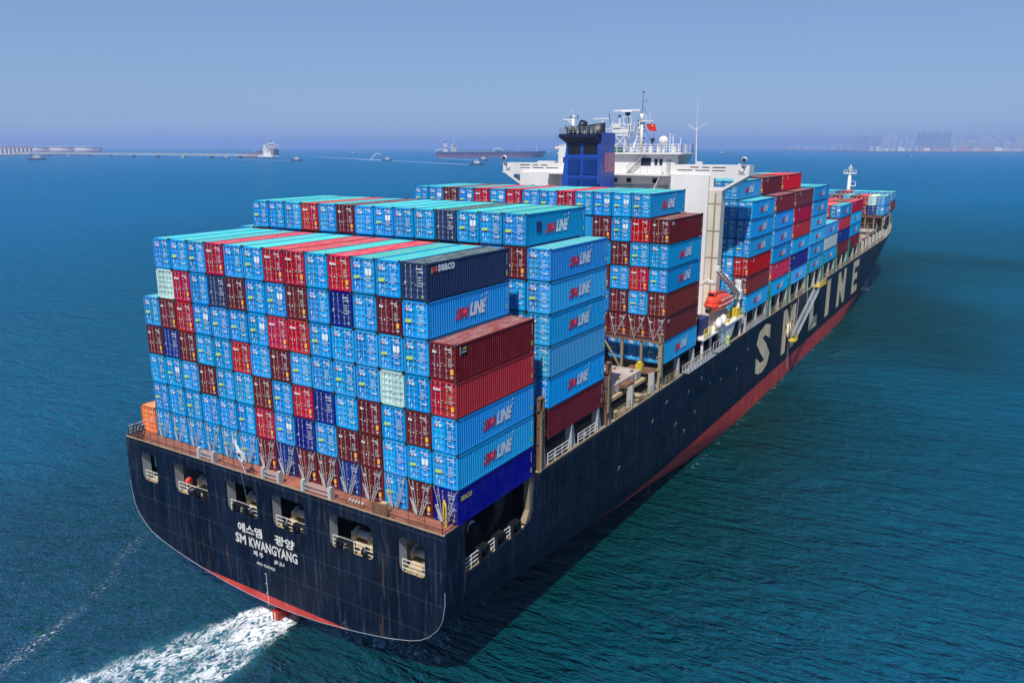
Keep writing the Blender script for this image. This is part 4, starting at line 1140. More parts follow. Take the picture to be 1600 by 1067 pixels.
for i in range(11):
    u = -1 + 2 * i / 10; wd = 1.3 * (1 - abs(u) ** 3) ** 0.6 + 0.04; h_ = 1.5 * (1 - (abs(u + 0.15) / 1.15) ** 3.0) + 0.05
    S.append([(u * 4.3, wd * math.cos(math.pi * k / 8), 1.3 + h_ * math.sin(math.pi * k / 8) ** 0.8) for k in range(9)])
mb = MB(); vs, fs = loft(S, 9); mb.add(vs, fs, 0, True)
mb.box(-3.6, -0.55, 2.2, -2.3, 0.55, 3.1); mb.build('canopy', M['orange'], lb)
mb = MB()
for k in range(7): mb.box(-2.4 + k * 0.8, -1.28, 1.72, -2.05 + k * 0.8, -1.22, 1.95)
mb.box(-4.4, -1.5, 1.22, 4.4, -1.44, 1.30); mb.build('boat_windows', M['ink_white'], lb)
mb = MB(); mb.tube((-4.3, 0, 0.9), (-4.9, 0, 0.5), 0.4, 8); mb.box(-3.62, -0.4, 2.55, -3.58, 0.4, 2.95); mb.build('boat_fittings', M['black'], lb)
# provision crane
cr = empty('provision_crane'); cr.parent = ship
mb = MB(); mb.tube((76.2, -19.2, 17.6), (76.2, -19.2, 20.6), 0.42, 8); mb.box(75.5, -19.8, 20.2, 76.8, -18.6, 21.6); mb.prism([(75.6, 21.6), (76.7, 21.6), (76.3, 23.2), (75.9, 23.2)], 'y', -19.6, -18.8); mb.build('crane_post', M['white'], cr)
mb = MB()
for y in (-19.5, -18.9): mb.tube((75.6, y, 21.2), (64.9, y - 0.0, 26.2), 0.26, 5, 0.17)
for k in range(8):
    t = k / 8; mb.tube((75.6 - 10.7 * t, -19.5, 21.2 + 5 * t), (75.6 - 10.7 * (t + 0.06), -18.9, 21.2 + 5 * (t + 0.06)), 0.06, 4)
mb.box(64.5, -19.6, 26.0, 65.2, -18.8, 26.7); mb.build('crane_jib', M['white'], cr)
mb = MB()
for y in (-19.4, -19.0): mb.tube((76.1, y, 23.1), (65.2, y, 26.5), 0.035, 3); mb.tube((75.9, y, 22.6), (70, y, 23.9), 0.05, 3)
build_each(mb, 'crane_wire', M['bar'], cr)

# accommodation ladder (gangway) hanging over the side, and the stowed one on the gunwale
def gangway(a, b_, wdt, name, mat, parent, h_=1.0):
    a = Vector(a); b_ = Vector(b_); d = b_ - a; L = d.length; n = int(L / 1.1)
    mb = MB()
    side = Vector((0, -1, 0)) * wdt
    up = Vector((0, 0, h_))
    for o_ in (Vector((0, 0, 0)), side):
        mb.tube(a + o_, b_ + o_, 0.09, 4); mb.tube(a + o_ + up, b_ + o_ + up, 0.05, 4)
        for k in range(n):
            p = a + d * (k / n) + o_; q = a + d * ((k + 1) / n) + o_
            mb.tube(p, p + up, 0.045, 3); mb.tube(p + up, q, 0.035, 3)
    for k in range(2 * n):
        p = a + d * (k / (2 * n)); mb.tube(p, p + side, 0.06, 4)
    return mb.build(name, M[mat], parent)
gw = empty('gangway'); gw.parent = ship
gangway((130.5, -HB - 0.4, 14.9), (109.6, -HB - 0.4, 7.4), 0.9, 'ladder_truss', 'grey', gw)
mb = MB(); mb.box(127.0, -HB - 1.6, 14.6, 133.2, -HB - 0.1, 14.75); mb.build('top_platform', M['yellow'], gw)
railing('platform_rail', [(127.0, -HB - 1.5, 14.75), (133.2, -HB - 1.5, 14.75)], 1.0, 0.9, 3, 0.06, 'yellow', gw)
mb = MB(); mb.box(107.6, -HB - 1.5, 6.9, 109.9, -HB - 0.2, 7.1); mb.build('lower_platform', M['yellow'], gw)
railing('platform_rail', [(107.6, -HB - 1.4, 7.1), (109.9, -HB - 1.4, 7.1)], 0.9, 0.8, 2, 0.06, 'yellow', gw)
mb = MB(); mb.tube((109.8, -HB - 0.9, 7.1), (113.2, -HB - 0.3, 14.4), 0.03, 3); mb.tube((119, -HB - 0.9, 10.8), (121, -HB - 0.3, 14.6), 0.03, 3); build_each(mb, 'hoist_wire', M['bar'], gw)
mb = MB()
for q in (0, 0.5): mb.tube((107.9 + q, -HB - 0.15, 13.9), (107.9 + q, -HB - 0.15, 1.6), 0.035, 3)
for k in range(38): mb.box(107.9, -HB - 0.2, 1.7 + k * 0.32, 108.4, -HB - 0.12, 1.76 + k * 0.32)
mb.build('pilot_ladder', M['beige'], ship)
gangway((49.2, -HB - 0.05, 14.95), (60.5, -HB - 0.05, 14.95), 0.8, 'stowed_gangway', 'bar', ship, 0.8)
gangway((61.5, -HB - 0.05, 15.0), (66.8, -HB - 0.05, 15.0), 0.8, 'stowed_gangway', 'bar', ship, 1.2)
gangway((78.5, -HB + 0.5, 14.8), (89.5, -HB + 0.5, 14.8), 0.6, 'stowed_pipes', 'bar', ship, 0.8)
mb = MB()
for k in range(6): mb.tube((117.5 + k * 0.8, -HB + 0.7, 14.6), (117.8 + k * 0.8, -HB + 0.5, 15.6 + 0.8 * (k % 2)), 0.28, 5)
build_each(mb, 'winch_part', M['tan'], ship)
mb = MB(); mb.tube((68.6, -HB + 0.1, 14.6), (68.6, -HB + 0.1, 15.8), 0.35, 6); mb.build('hose_reel', M['ink_lime'], ship)

# ensign on the stern staff
mb = MB(); mb.tube((-1.9, 2.2, 14.5), (-2.6, 2.65, 18.2), 0.05, 6); mb.build('ensign_staff', M['white'], ship)
mb = MB(); mb.tube((-2.45, 2.5, 17.2), (-2.1, 2.1, 12.2), 0.02, 3); mb.build('halyard', M['bar'], ship)
f3, nn = flag('flag', [(-2.5, 2.60, 17.6), (-2.6, 1.2, 16.9), (-2.5, 1.9, 15.7), (-2.45, 2.35, 16.4)], 'flagwhite', 'white flag hanging limp from the staff at the stern rail')
for (dy, dz, mt) in ((1.86, 16.72, 'ink_red'), (1.90, 16.58, 'ink_navy')):
    mb = MB(); mb.tube((-2.68, dy, dz), (-2.70, dy, dz), 0.12, 8); mb.build('emblem', M[mt], f3)

# ------------------------------------------------------------------ containers
CW, HH = 2.42, 2.83
def body_mesh():
    mb = MB(); h = CW / 2
    # corrugated long sides
    z0, z1 = 0.16, HH - 0.12
    x0, x1 = 0.14, CL - 0.14
    n = 38; p = (x1 - x0) / n
    for s in (-1, 1):
        vs = []; fs = []
        prof = []
        for k in range(n):
            a = x0 + k * p
            prof += [(a, 0.065), (a + 0.30 * p, 0.065), (a + 0.5 * p, 0.0), (a + 0.8 * p, 0.0)]
        prof.append((x1, 0.065))
        for (x, d) in prof:
            y = s * (h - 0.012 - d)
            vs += [(x, y, z0), (x, y, z1)]
        for i in range(len(prof) - 1):
            f = (2 * i, 2 * i + 2, 2 * i + 3, 2 * i + 1)
            fs.append(f if s < 0 else tuple(reversed(f)))
        mb.add(vs, fs, 0)
    # roof, shallow transverse pressings
    vs = []; fs = []
    prof = [(0.14, 0)]
    n = 24; q = (CL - 0.28) / n
    for k in range(n):
        a = 0.14 + k * q; prof += [(a + 0.25 * q, 0.0), (a + 0.35 * q, -0.022), (a + 0.85 * q, -0.022), (a + 0.95 * q, 0.0)]
    prof.append((CL - 0.14, 0))
    for (x, d) in prof: vs += [(x, -h + 0.08, HH - 0.02 + d), (x, h - 0.08, HH - 0.02 + d)]
    for i in range(len(prof) - 1): fs.append((2 * i, 2 * i + 2, 2 * i + 3, 2 * i + 1))
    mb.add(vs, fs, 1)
    # frame
    for x in (0.0, CL - 0.14):
        for s in (-1, 1):
            mb.box(x, min(s * h, s * (h - 0.13)), 0.0, x + 0.14, max(s * h, s * (h - 0.13)), HH - 0.001, 0)
    for s in (-1, 1):
        mb.box(0.141, min(s * h, s * (h - 0.09)), HH - 0.13, CL - 0.141, max(s * h, s * (h - 0.09)), HH - 0.004, 0)
        mb.box(0.141, min(s * h, s * (h - 0.09)), 0.02, CL - 0.141, max(s * h, s * (h - 0.09)), 0.17, 0)
    mb.box(0.0, -h + 0.131, HH - 0.13, 0.13, h - 0.131, HH - 0.002, 0)
    mb.box(0.0, -h + 0.131, 0.02, 0.13, h - 0.131, 0.17, 0)
    mb.obox(0.1, -h + 0.1, 0.17, CL - 0.05, h - 0.1, HH - 0.13, ('+x', '-x'), 0)
    mb.obox(0.02, -h + 0.02, 0.03, CL - 0.02, h - 0.02, 0.1, ('-z', '+x'), 2)
    # corner castings
    for x in (-0.012, CL - 0.168):
        for s in (-1, 1):
            for z in (-0.012, HH - 0.11):
                y0 = s * h + s * 0.008; y1 = s * (h - 0.16)
                mb.box(x, min(y0, y1), z, x + 0.18, max(y0, y1), z + 0.122, 2)
    # twistlock stubs in the gap above
    for s in (-1, 1):
        for x in (0.02, CL - 0.14): mb.box(x, s * (h - 0.08) - 0.05, HH + 0.012, x + 0.12, s * (h - 0.08) + 0.05, CH - 0.013, 2)
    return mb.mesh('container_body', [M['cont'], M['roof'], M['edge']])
def door_mesh():
    mb = MB(); w_ = 1.075; hz = HH - 0.13 - 0.17
    # pressed panel: vertical leaf with horizontal corrugations, local y 0..-w_
    prof = [(0, 0.0), (0.06, 0.0)]
    k = 5; pz = (hz - 0.12) / k
    for i in range(k):
        a = 0.06 + i * pz; prof += [(a + 0.16 * pz, 0.0), (a + 0.26 * pz, 0.035), (a + 0.78 * pz, 0.035), (a + 0.88 * pz, 0.0)]
    prof += [(hz - 0.06, 0), (hz, 0)]
    vs = []; fs = []
    for z, d in prof: vs += [(d, -0.05, z), (d, -w_ + 0.05, z)]
    for i in range(len(prof) - 1): fs.append((2 * i, 2 * i + 2, 2 * i + 3, 2 * i + 1))
    mb.add(vs, fs, 0)
    mb.box(-0.012, -0.05, 0, 0.05, 0, hz, 0); mb.box(-0.012, -w_, 0, 0.05, -w_ + 0.05, hz, 0)
    mb.obox(-0.001, -w_, -0.0, 0.05, 0, hz, ('-z', '+z'), 0)
    return mb.mesh('door_leaf', [M['cont']])
def bars_mesh():
    mb = MB(); hz = HH - 0.32
    for y in (-0.30, -0.78):
        mb.tube((-0.05, y, 0.0), (-0.05, y, hz), 0.021, 5)
        for z in (0.02, 0.55, 1.9, hz - 0.08): mb.box(-0.075, y - 0.07, z, -0.013, y + 0.07, z + 0.06)
    mb.box(-0.085, -0.30, 0.98, -0.06, -0.05, 1.03); mb.box(-0.085, -1.02, 1.08, -0.06, -0.78, 1.13)
    return mb.mesh('locking_bars', [M['cbar']])
def bar_paint():
    m, t, b = nodes('locking_bar_paint')
    oi = t.nodes.new('ShaderNodeObjectInfo')
    t.links.new(mixc(t, 0.52, oi.outputs['Color'], (0.62, 0.66, 0.68)), b.inputs['Base Color']); b.inputs['Roughness'].default_value = 0.45
    return m
M['cbar'] = bar_paint()
BODY, DOOR, BARS = body_mesh(), door_mesh(), bars_mesh()

# printed marks on the doors, seen from astern: y runs to the right as -y
def marks_mesh(kind, seed):
    rnd = random.Random(seed)
    mb = MB(); h = CW / 2
    mats = [M['ink_white'], M['ink_lime'], M['ink_amber'], M['ink_red']]
    def r(u0, v0, u1, v1, mi=0, x=-0.0145):     # u from the left edge, v up
        mb.add([(x, h - u0, v0), (x, h - u1, v0), (x, h - u1, v1), (x, h - u0, v1)], [(0, 1, 2, 3)], mi)
    def words(u0, v0, n, ch=0.075, gap=0.035, hh=0.10):
        u = u0
        for k in range(n):
            wd = ch * rnd.uniform(0.7, 1.2)
            r(u, v0, u + wd, v0 + hh); u += wd + gap
    if kind == 'S':
        # gull and name mark on the left leaf
        mb.add([(-0.05, h - 0.52, 2.52), (-0.05, h - 0.72, 2.38), (-0.05, h - 0.66, 2.34), (-0.05, h - 0.54, 2.44), (-0.05, h - 0.40, 2.36), (-0.05, h - 0.34, 2.40)], [(0, 5, 4, 3), (0, 3, 2, 1)], 0)
        mb.add([(-0.05, h - 0.80, 2.55), (-0.05, h - 0.86, 2.50), (-0.05, h - 0.74, 2.38), (-0.05, h - 0.70, 2.42)], [(0, 1, 2, 3)], 0)
        for k, wd in enumerate((0.09, 0.05, 0.11, 0.10)):
            u = 0.46 + k * 0.14; r(u, 2.08, u + wd, 2.30, 0, -0.05)
        r(0.26, 2.10, 0.44, 2.26, 3, -0.052)
        if rnd.random() < 0.85:
            r(0.30, 1.20 + rnd.uniform(-0.05, 0.08), 0.86, 1.43, 1, -0.052)
            words(0.62, 1.36, 3, 0.06, 0.03, 0.08)
        words(1.38, 2.44, 7); words(1.75, 2.28, 4)
        if seed % 5 == 2: r(1.50, 1.55, 1.80, 2.05, 0, -0.05); r(1.86, 1.55, 2.14, 2.05, 0, -0.05)
        for v in (1.78, 1.60, 1.42, 1.24, 1.06): words(1.58, v, rnd.randint(3, 5), 0.07, 0.03, 0.07)
        words(1.62, 0.62, 4, 0.1, 0.03, 0.10)
        r(0.36, 0.62, 0.42, 0.95, 0, -0.02); r(0.62, 0.25, 0.68, 0.60, 0, -0.02)
    elif kind in 'RM':
        for k in range(5 if kind == 'R' else 3): r(0.28 + k * 0.13, 2.05, 0.28 + k * 0.13 + 0.10, 2.22 + 0.05 * (k == 0), 0, -0.05)
        words(1.40, 2.40, 6); words(1.78, 2.22, 3)
        for v in (1.66, 1.50, 1.30, 1.14): words(1.72, v, 3, 0.07, 0.03, 0.06)
        r(1.92, 0.55, 2.20, 0.95, 2, -0.052)
        r(0.70, 1.06, 0.80, 1.18, 0, -0.05); r(0.98, 1.02, 1.06, 1.14, 2, -0.05); r(0.40, 1.02, 0.5, 1.1, 0, -0.05)
        words(1.9, 0.30, 3)
    elif kind in 'NGV':
        words(1.44, 2.36, 6); words(1.70, 2.12, 4)
        for v in (1.72, 1.52, 1.32, 1.10): words(1.62, v, rnd.randint(3, 4), 0.08, 0.03, 0.07)
        r(0.34, 1.30, 0.50, 1.40, 0, -0.05); r(1.92, 0.30, 2.1, 0.42, 1, -0.05)
    elif kind == 'O':
        words(1.5, 2.3, 5); words(1.5, 1.6, 4); words(1.5, 1.4, 4)
    else:
        words(1.44, 2.36, 6, 0.05); 
    return mb.mesh('door_print', mats)
MARKS = {k: [marks_mesh(k, 100 + i) for i in range(5 if k == 'S' else 3)] for k in 'SRMNGVWO'}

COL = {'S': (0.010, 0.30, 0.68), 'R': (0.46, 0.012, 0.030), 'M': (0.145, 0.012, 0.016), 'N': (0.008, 0.020, 0.215), 'G': (0.020, 0.040, 0.13), 'W': (0.50, 0.70, 0.64), 'V': (0.06, 0.06, 0.16), 'O': (0.80, 0.19, 0.015), 'T': (0.025, 0.30, 0.56), 'B': (0.05, 0.30, 0.62), 'X': (0.40, 0.50, 0.52)}
CNAME = {'S': 'bright blue', 'R': 'bright red', 'M': 'dark maroon', 'N': 'deep navy', 'G': 'slate navy', 'W': 'pale mint', 'V': 'purple grey', 'O': 'orange', 'T': 'faded teal blue', 'B': 'light blue', 'X': 'white ribbed'}
ORD = ['zeroth', 'first', 'second', 'third', 'fourth', 'fifth', 'sixth', 'seventh', 'eighth', 'ninth', 'tenth', 'eleventh', 'twelfth', 'thirteenth', 'fourteenth', 'fifteenth', 'sixteenth']
BNAME = {'A': 'aftmost stack', 'B': 'second stack from stern', 'C': 'stack just behind the funnel', 'D': 'first stack ahead of bridge', 'E': 'second stack ahead of bridge', 'F': 'third stack ahead of bridge',
         'G': 'fourth stack ahead of bridge', 'H': 'fifth stack ahead of bridge', 'I': 'sixth stack ahead of bridge', 'J': 'seventh stack ahead of bridge', 'K': 'last but one stack before bow', 'L': 'foremost stack at the bow'}

# side lettering
GULL = MB()
def poly3(pts): 
    GULL.add([(u, 0, v) for u, v in pts], [tuple(range(len(pts)))])
poly3([(0.42, 0.10), (0.10, 0.52), (0.30, 0.46), (0.50, 0.26)]); poly3([(0.42, 0.10), (0.50, 0.26), (0.78, 0.58), (0.98, 0.60), (0.62, 0.16)])
poly3([(0.08, 0.74), (0.20, 0.88), (0.34, 0.86), (0.22, 0.70)]); poly3([(0.66, 0.80), (0.92, 1.02), (1.06, 1.02), (0.84, 0.78)])
GULL = GULL.mesh('gull_mark', [M['ink_white']])
T_SM = text_mesh('SMside', 'SM', 2.0, 0.92, M['ink_red'], 'side', shear=0.35, bold=0.055)
T_LINE = text_mesh('LINEside', 'LINE', 2.45, 1.10, M['ink_white'], 'side', shear=0.35, bold=0.055)
T_SEACO_W = text_mesh('seacoW', 'seaco', 2.15, 0.55, M['ink_white'], 'side', bold=0.035)
T_SEACO_Y = text_mesh('seacoY', 'SEACO', 1.5, 0.42, M['ink_yellow'], 'side', bold=0.035)
T_J = text_mesh('Jside', 'J', 0.45, 0.62, M['ink_white'], 'side', bold=0.05)
T_CAI = text_mesh('CAIside', 'CAI', 0.75, 0.42, M['ink_white'], 'side', bold=0.03)
T_CODE = text_mesh('codeside', 'III I', 0.6, 0.12, M['ink_white'], 'side')
def side_code_mesh():
    mb = MB()
    for k, z in enumerate((2.3, 2.1, 1.9, 1.7, 1.5)): mb.add([(0, 0, z), (0.12, 0, z), (0.12, 0, z + 0.1), (0, 0, z + 0.1)], [(0, 1, 2, 3)])
    mb.add([(-0.05, 0, 0.5), (0.14, 0, 0.5), (0.14, 0, 0.95), (-0.05, 0, 0.95)], [(0, 1, 2, 3)], 1)
    return mb.mesh('side_code', [M['ink_white'], M['ink_lime']])
SCODE = side_code_mesh()
def logo_mesh():
    mb = MB()
    for k, mi in enumerate((0, 1, 0)): mb.add([(k * 0.27, 0, 0.04 * k), (k * 0.27 + 0.2, 0, 0.04 * k), (k * 0.27 + 0.2, 0, 0.5), (k * 0.27, 0, 0.5 - 0.06 * (2 - k))], [(0, 1, 2, 3)], mi)
    return mb.mesh('bar_logo', [M['ink_orange'], M['ink_red']])
BARLOGO = logo_mesh()
def label_panel():
    mb = MB(); mb.add([(0, 0, 0), (0.8, 0, 0), (0.8, 0, 0.6), (0, 0, 0.6)], [(0, 1, 2, 3)], 0)
    mb.add([(-0.12, 0, 0), (-0.04, 0, 0), (-0.04, 0, 0.62), (-0.12, 0, 0.62)], [(0, 1, 2, 3)], 1)
    mb.add([(0.1, -0.004, 0.35), (0.7, -0.004, 0.35), (0.7, -0.004, 0.5), (0.4, -0.004, 0.5)], [(0, 1, 2, 3)], 2)
    mb.add([(0.1, -0.004, 0.12), (0.7, -0.004, 0.12), (0.7, -0.004, 0.2), (0.1, -0.004, 0.2)], [(0, 1, 2, 3)], 1)
    return mb.mesh('label_panel', [M['black'], M['ink_white'], M['ink_yellow']])
LPANEL = label_panel()
RIBS = MB()
for k in range(9):
    for j in range(5): RIBS.box(0.5 + k * 1.2, -0.03, 0.35 + j * 0.48, 1.25 + k * 1.2, -0.002, 0.60 + j * 0.48)
RIBS = RIBS.mesh('white_ribs', [M['ink_white']])

count = 0
def container(bay, r, t, k, side=None, detail=2, dx=0.0, ntiers=None, code=True):
    """r: row 0 (port) .. 15 (starboard); t: tier from the bottom, 1..; k: colour code; side: lettering facing starboard"""
    global count
    x0, L_, z_ = BAYS[bay]
    sx = L_ / CL
    y = HB - PP * (r + 0.5)
    kk = {'T': 'S', 'B': 'S', 'X': 'W'}.get(k, k)
    c = COL[k]
    rnd = random.Random(hash((ord(bay), r, t)))
    jit = rnd.uniform(-0.012, 0.012)
    root = inst('shipping_container', BODY, None, (x0 + dx + jit, y, z_ + CH * (t - 1)), c, (sx, 1, 1))
    fromstar = 16 - r
    pos = ('%s from starboard' % ORD[fromstar]) if r > 7 else ('%s from port' % ORD[r + 1])
    if r == 15: pos = 'outermost to starboard'
    lab = '%s container %s, %s tier up, %s' % (CNAME[k], pos, ORD[t], BNAME[bay])
    tag(root, lab, 'container', 'shipping containers stacked on the ship')
    for q in (0, 1):
        d = inst('door', DOOR, root, (0.055, CW / 2 - 0.135 - q * 1.09, 0.17), c)
        if detail > 1: tag(inst('locking_bars', BARS, d, (0, 0, 0), c), kind='stuff')
    if detail > 0:
        mk = rnd.choice(MARKS[kk]); tag(inst('door_print', mk, root, (0.0, 0, 0)), kind='stuff')
    ys = -CW / 2 - 0.006
    if side == 'sm':
        inst('lettering', T_SM, root, (3.45, ys, 0.85)); inst('lettering', T_LINE, root, (5.42, ys, 0.85)); inst('gull_mark', GULL, root, (7.05, ys, 1.50))
    elif side == 'seacoW':
        inst('bar_logo', BARLOGO, root, (0.55, ys, 2.05)); inst('lettering', T_SEACO_W, root, (1.4, ys, 2.08))
    elif side == 'seacoY': inst('lettering', T_SEACO_Y, root, (0.35, ys, 1.95))
    elif side == 'J': inst('lettering', T_J, root, (1.7, ys, 2.0)); inst('lettering', T_CODE, root, (0.5, ys, 2.3))
    elif side == 'cai': inst('lettering', T_CAI, root, (0.45, ys, 2.15))
    elif side == 'ribs': inst('white_ribs', RIBS, root, (0, ys, 0))
    elif side == 'panel': inst('label_panel', LPANEL, root, (0.65, ys, 2.0))
    if side is not None and code: tag(inst('side_code', SCODE, root, (CL - 0.45, ys, 0)), kind='stuff')
    count += 1
    return root

# the aftmost bay, read off tier by tier (port to starboard)
A_ = {7: (2, 'SSSRSSRRSRSSG'), 6: (2, 'WRSGMSSMSNSMS'), 5: (1, 'SMRSSSSRRSSSSSM'), 4: (1, 'MNMSSRSMSSSSWSR'), 3: (1, 'SSSMSSMSRNSMSMS'), 2: (1, 'SSSSSSRSNSMMSSS'), 1: (1, 'SSSSSSMNMMNMSMN')}
A_side = {(15, 5): 'panel', (15, 4): 'J0', (15, 3): 'sm', (15, 2): 'sm', (15, 1): 'seacoY', (14, 7): 'seacoW', (14, 6): 'sm'}
for t, (r0, s_) in A_.items():
    for i, k in enumerate(s_):
        container('A', r0 + i, t, k, A_side.get((r0 + i, t)))
container('A', 0, 1, 'O')
# second bay: top tier in full, its starboard columns down to the deck
for i, k in enumerate('SSSRSMSSSSGSSS'): container('B', 1 + i, 7, k, 'sm' if i == 13 else None)
for t, k, sd_ in ((6, 'S', 'sm'), (5, 'S', 'sm'), (4, 'S', 'sm'), (3, 'T', 'none'), (2, 'S', 'sm'), (1, 'M', 'none')): container('B', 15, t, k, sd_)
for t, k in ((6, 'M'), (5, 'S'), (4, 'S'), (3, 'S'), (2, 'S'), (1, 'M')): container('B', 14, t, k)
for t, k in ((5, 'S'),): container('B', 13, t, k)
container('B', 0, 6, 'S')
# third bay
for i, k in enumerate('SSMSRSRSSRSSSS'): container('C', 1 + i, 7, k, 'sm' if i == 13 else None)
for r, s_ in ((15, 'MSSMMS'), (14, 'RSRSMS'), (13, 'SMSMMS'), (12, 'MSMSMN')):
    for j, k in enumerate(s_):
        t = 6 - j
        sd_ = None
        if r == 15: sd_ = {6: 'cai', 5: 'sm', 4: 'sm', 3: 'none', 2: 'cai', 1: 'sm'}[t]
        container('C', r, t, k, sd_)
# ahead of the bridge
for bay, top7, col15, col14, col13 in (('D', 'SSSSSS', 'SSSRMS', 'SSSSSS', 'SSSSSS'), ('E', 'SMRSMM', 'MSSSRS', 'SM', ''), ('F', 'SRMSRR', 'MRRSNS', 'RR', ''), ('G', '', 'SSSSSS', 'SS', 'SS'), ('H', '', 'BXS', 'S', ''), ('I', '', 'SRNM', 'RMSR', 'RS'), ('J', '', 'RSSM', 'MMRS', 'RS')):
    for i, k in enumerate(top7): container(bay, 9 + i, 7, k, {'S': 'sm', 'M': 'J', 'R': 'J'}[k] if i == 5 else None)
    nt_ = len(col15)
    for j, k in enumerate(col15):
        t = nt_ - j
        container(bay, 15, t, k, {'S': 'sm', 'B': 'sm', 'R': 'J', 'M': 'J' if t > 2 else 'none', 'N': 'seacoY', 'X': 'ribs'}[k])
    for j, k in enumerate(col14): container(bay, 14, nt_ - j, k)
    for j, k in enumerate(col13): container(bay, 13, nt_ - j, k)
for r, k in ((12, 'M'), (11, 'R'), (10, 'V'), (9, 'M')): container('J', r, 4, k, None, 1); container('I', r, 4, k, None, 1)
for r, k in ((12, 'S'), (11, 'S'), (10, 'M'), (9, 'S')): container('G', r, 6, k, None, 1)
for r, a, b_ in ((15, 'B', 'S'), (14, 'W', 'N'), (13, 'R', 'M'), (12, 'M', 'M'), (11, 'S', 'M'), (10, 'M', 'S'), (9, 'V', 'S')):
    container('K', r, 2, a, 'none' if r == 15 else None); container('K', r, 1, b_, 'sm' if r == 15 else None)
for r, a, b_ in ((15, 'B', 'M'), (14, 'B', 'S'), (13, 'S', 'S'), (12, 'S', 'S'), (11, 'S', 'S'), (10, 'R', 'S'), (9, 'V', 'S'), (8, 'S', 'S'), (7, 'S', 'S')):
    container('L', r, 2, a, 'sm' if r == 15 else None); container('L', r, 1, b_, 'J' if r == 15 else None)

# the columns behind the visible ones, as one mass per bay
def mass(bay, cells):
    x0, L_, z_ = BAYS[bay]; mb = MB()
    rnd = random.Random(ord(bay))
    for (r, t) in cells:
        y = HB - PP * (r + 0.5)
        mb.box(x0 + 0.15, y - 1.2, z_ + CH * (t - 1), x0 + L_ - 0.15, y + 1.2, z_ + CH * (t - 1) + HH, rnd.choice((0, 0, 0, 1, 2, 3)))
    o = mb.build('stacked_containers', [M['mS'], M['mR'], M['mM'], M['mN']]); tag(o, kind='stuff')
for nm, k in (('mS', 'S'), ('mR', 'R'), ('mM', 'M'), ('mN', 'N')): M[nm] = paint('container_mass_' + nm, COL[k], 0.5, 0.3)
mass('B', [(r, t) for r in range(0, 14) for t in range(1, 7) if (r, t) not in ((13, 5), (0, 6))])
mass('C', [(r, t) for r in range(0, 12) for t in range(1, 7)])
mass('D', [(r, t) for r in range(0, 13) for t in range(1, 7)] + [(r, 7) for r in range(3, 9)])
for bay in 'EF': mass(bay, [(r, t) for r in range(0, 14) for t in range(1, 7)] + [(14, t) for t in range(1, 5)] + [(r, 7) for r in range(3, 9)])
mass('G', [(r, t) for r in range(0, 9) for t in range(1, 7)] + [(r, t) for r in range(9, 13) for t in range(1, 6)] + [(14, t) for t in range(1, 5)] + [(13, t) for t in range(1, 5)])
mass('H', [(r, t) for r in range(0, 14) for t in range(1, 4)] + [(14, 1), (14, 2)])
for bay in 'IJ': mass(bay, [(r, t) for r in range(0, 9) for t in range(1, 5)] + [(r, t) for r in range(9, 13) for t in range(1, 4)] + [(13, 1), (13, 2)])
mass('K', [(r, t) for r in range(0, 9) for t in (1, 2)])
mass('L', [(r, t) for r in range(1, 7) for t in (1, 2)])
# closed ventilation panel on the second bay's top container
mb = MB(); mb.box(1.9, -CW / 2 - 0.02, 1.05, 2.75, -CW / 2 - 0.008, 2.05)
for o in list(col.objects):
    if o.get('label') == 'bright blue container second from starboard, seventh tier up, second stack from stern':
        mb.build('patched_panel', M['ink_navy'], o)

# ------------------------------------------------------------------ far things
def px(px_, d):          # direction helper: bearing of a far thing, at distance d from the observer
    t = (px_ - 800) / 1232.394
    a = YAW - math.atan(t / math.cos(PITCH) * 1.0)
    return a
FM = {'tankerhull': far_mat('tanker_hull', (0.05, 0.04, 0.12)), 'tankerred': far_mat('tanker_boot', (0.22, 0.09, 0.12)), 'pale': far_mat('pale_superstructure', (0.66, 0.65, 0.62)),
      'tug': far_mat('tug_hull', (0.02, 0.03, 0.06)), 'tankdeck': far_mat('tanker_deck', (0.30, 0.36, 0.34)), 'concrete': far_mat('jetty_concrete', (0.55, 0.56, 0.52)),
      'tankwall': far_mat('storage_tank_wall', (0.60, 0.54, 0.55)), 'tankshade': far_mat('storage_tank_rim', (0.68, 0.74, 0.70)), 'dark': far_mat('far_dark', (0.04, 0.05, 0.08)),
      'redship': far_mat('bulk_carrier_red', (0.26, 0.11, 0.12)), 'land': far_mat('shore_ground', (0.20, 0.20, 0.18)), 'tower': far_mat('tower_concrete', (0.50, 0.52, 0.55)), 'towerb': far_mat('tower_blue', (0.26, 0.34, 0.44)),
      'glassb': far_mat('tower_glazing', (0.16, 0.24, 0.33)), 'shed': far_mat('shed_white', (0.82, 0.80, 0.74)), 'roofred': far_mat('hall_roof', (0.50, 0.30, 0.30))}

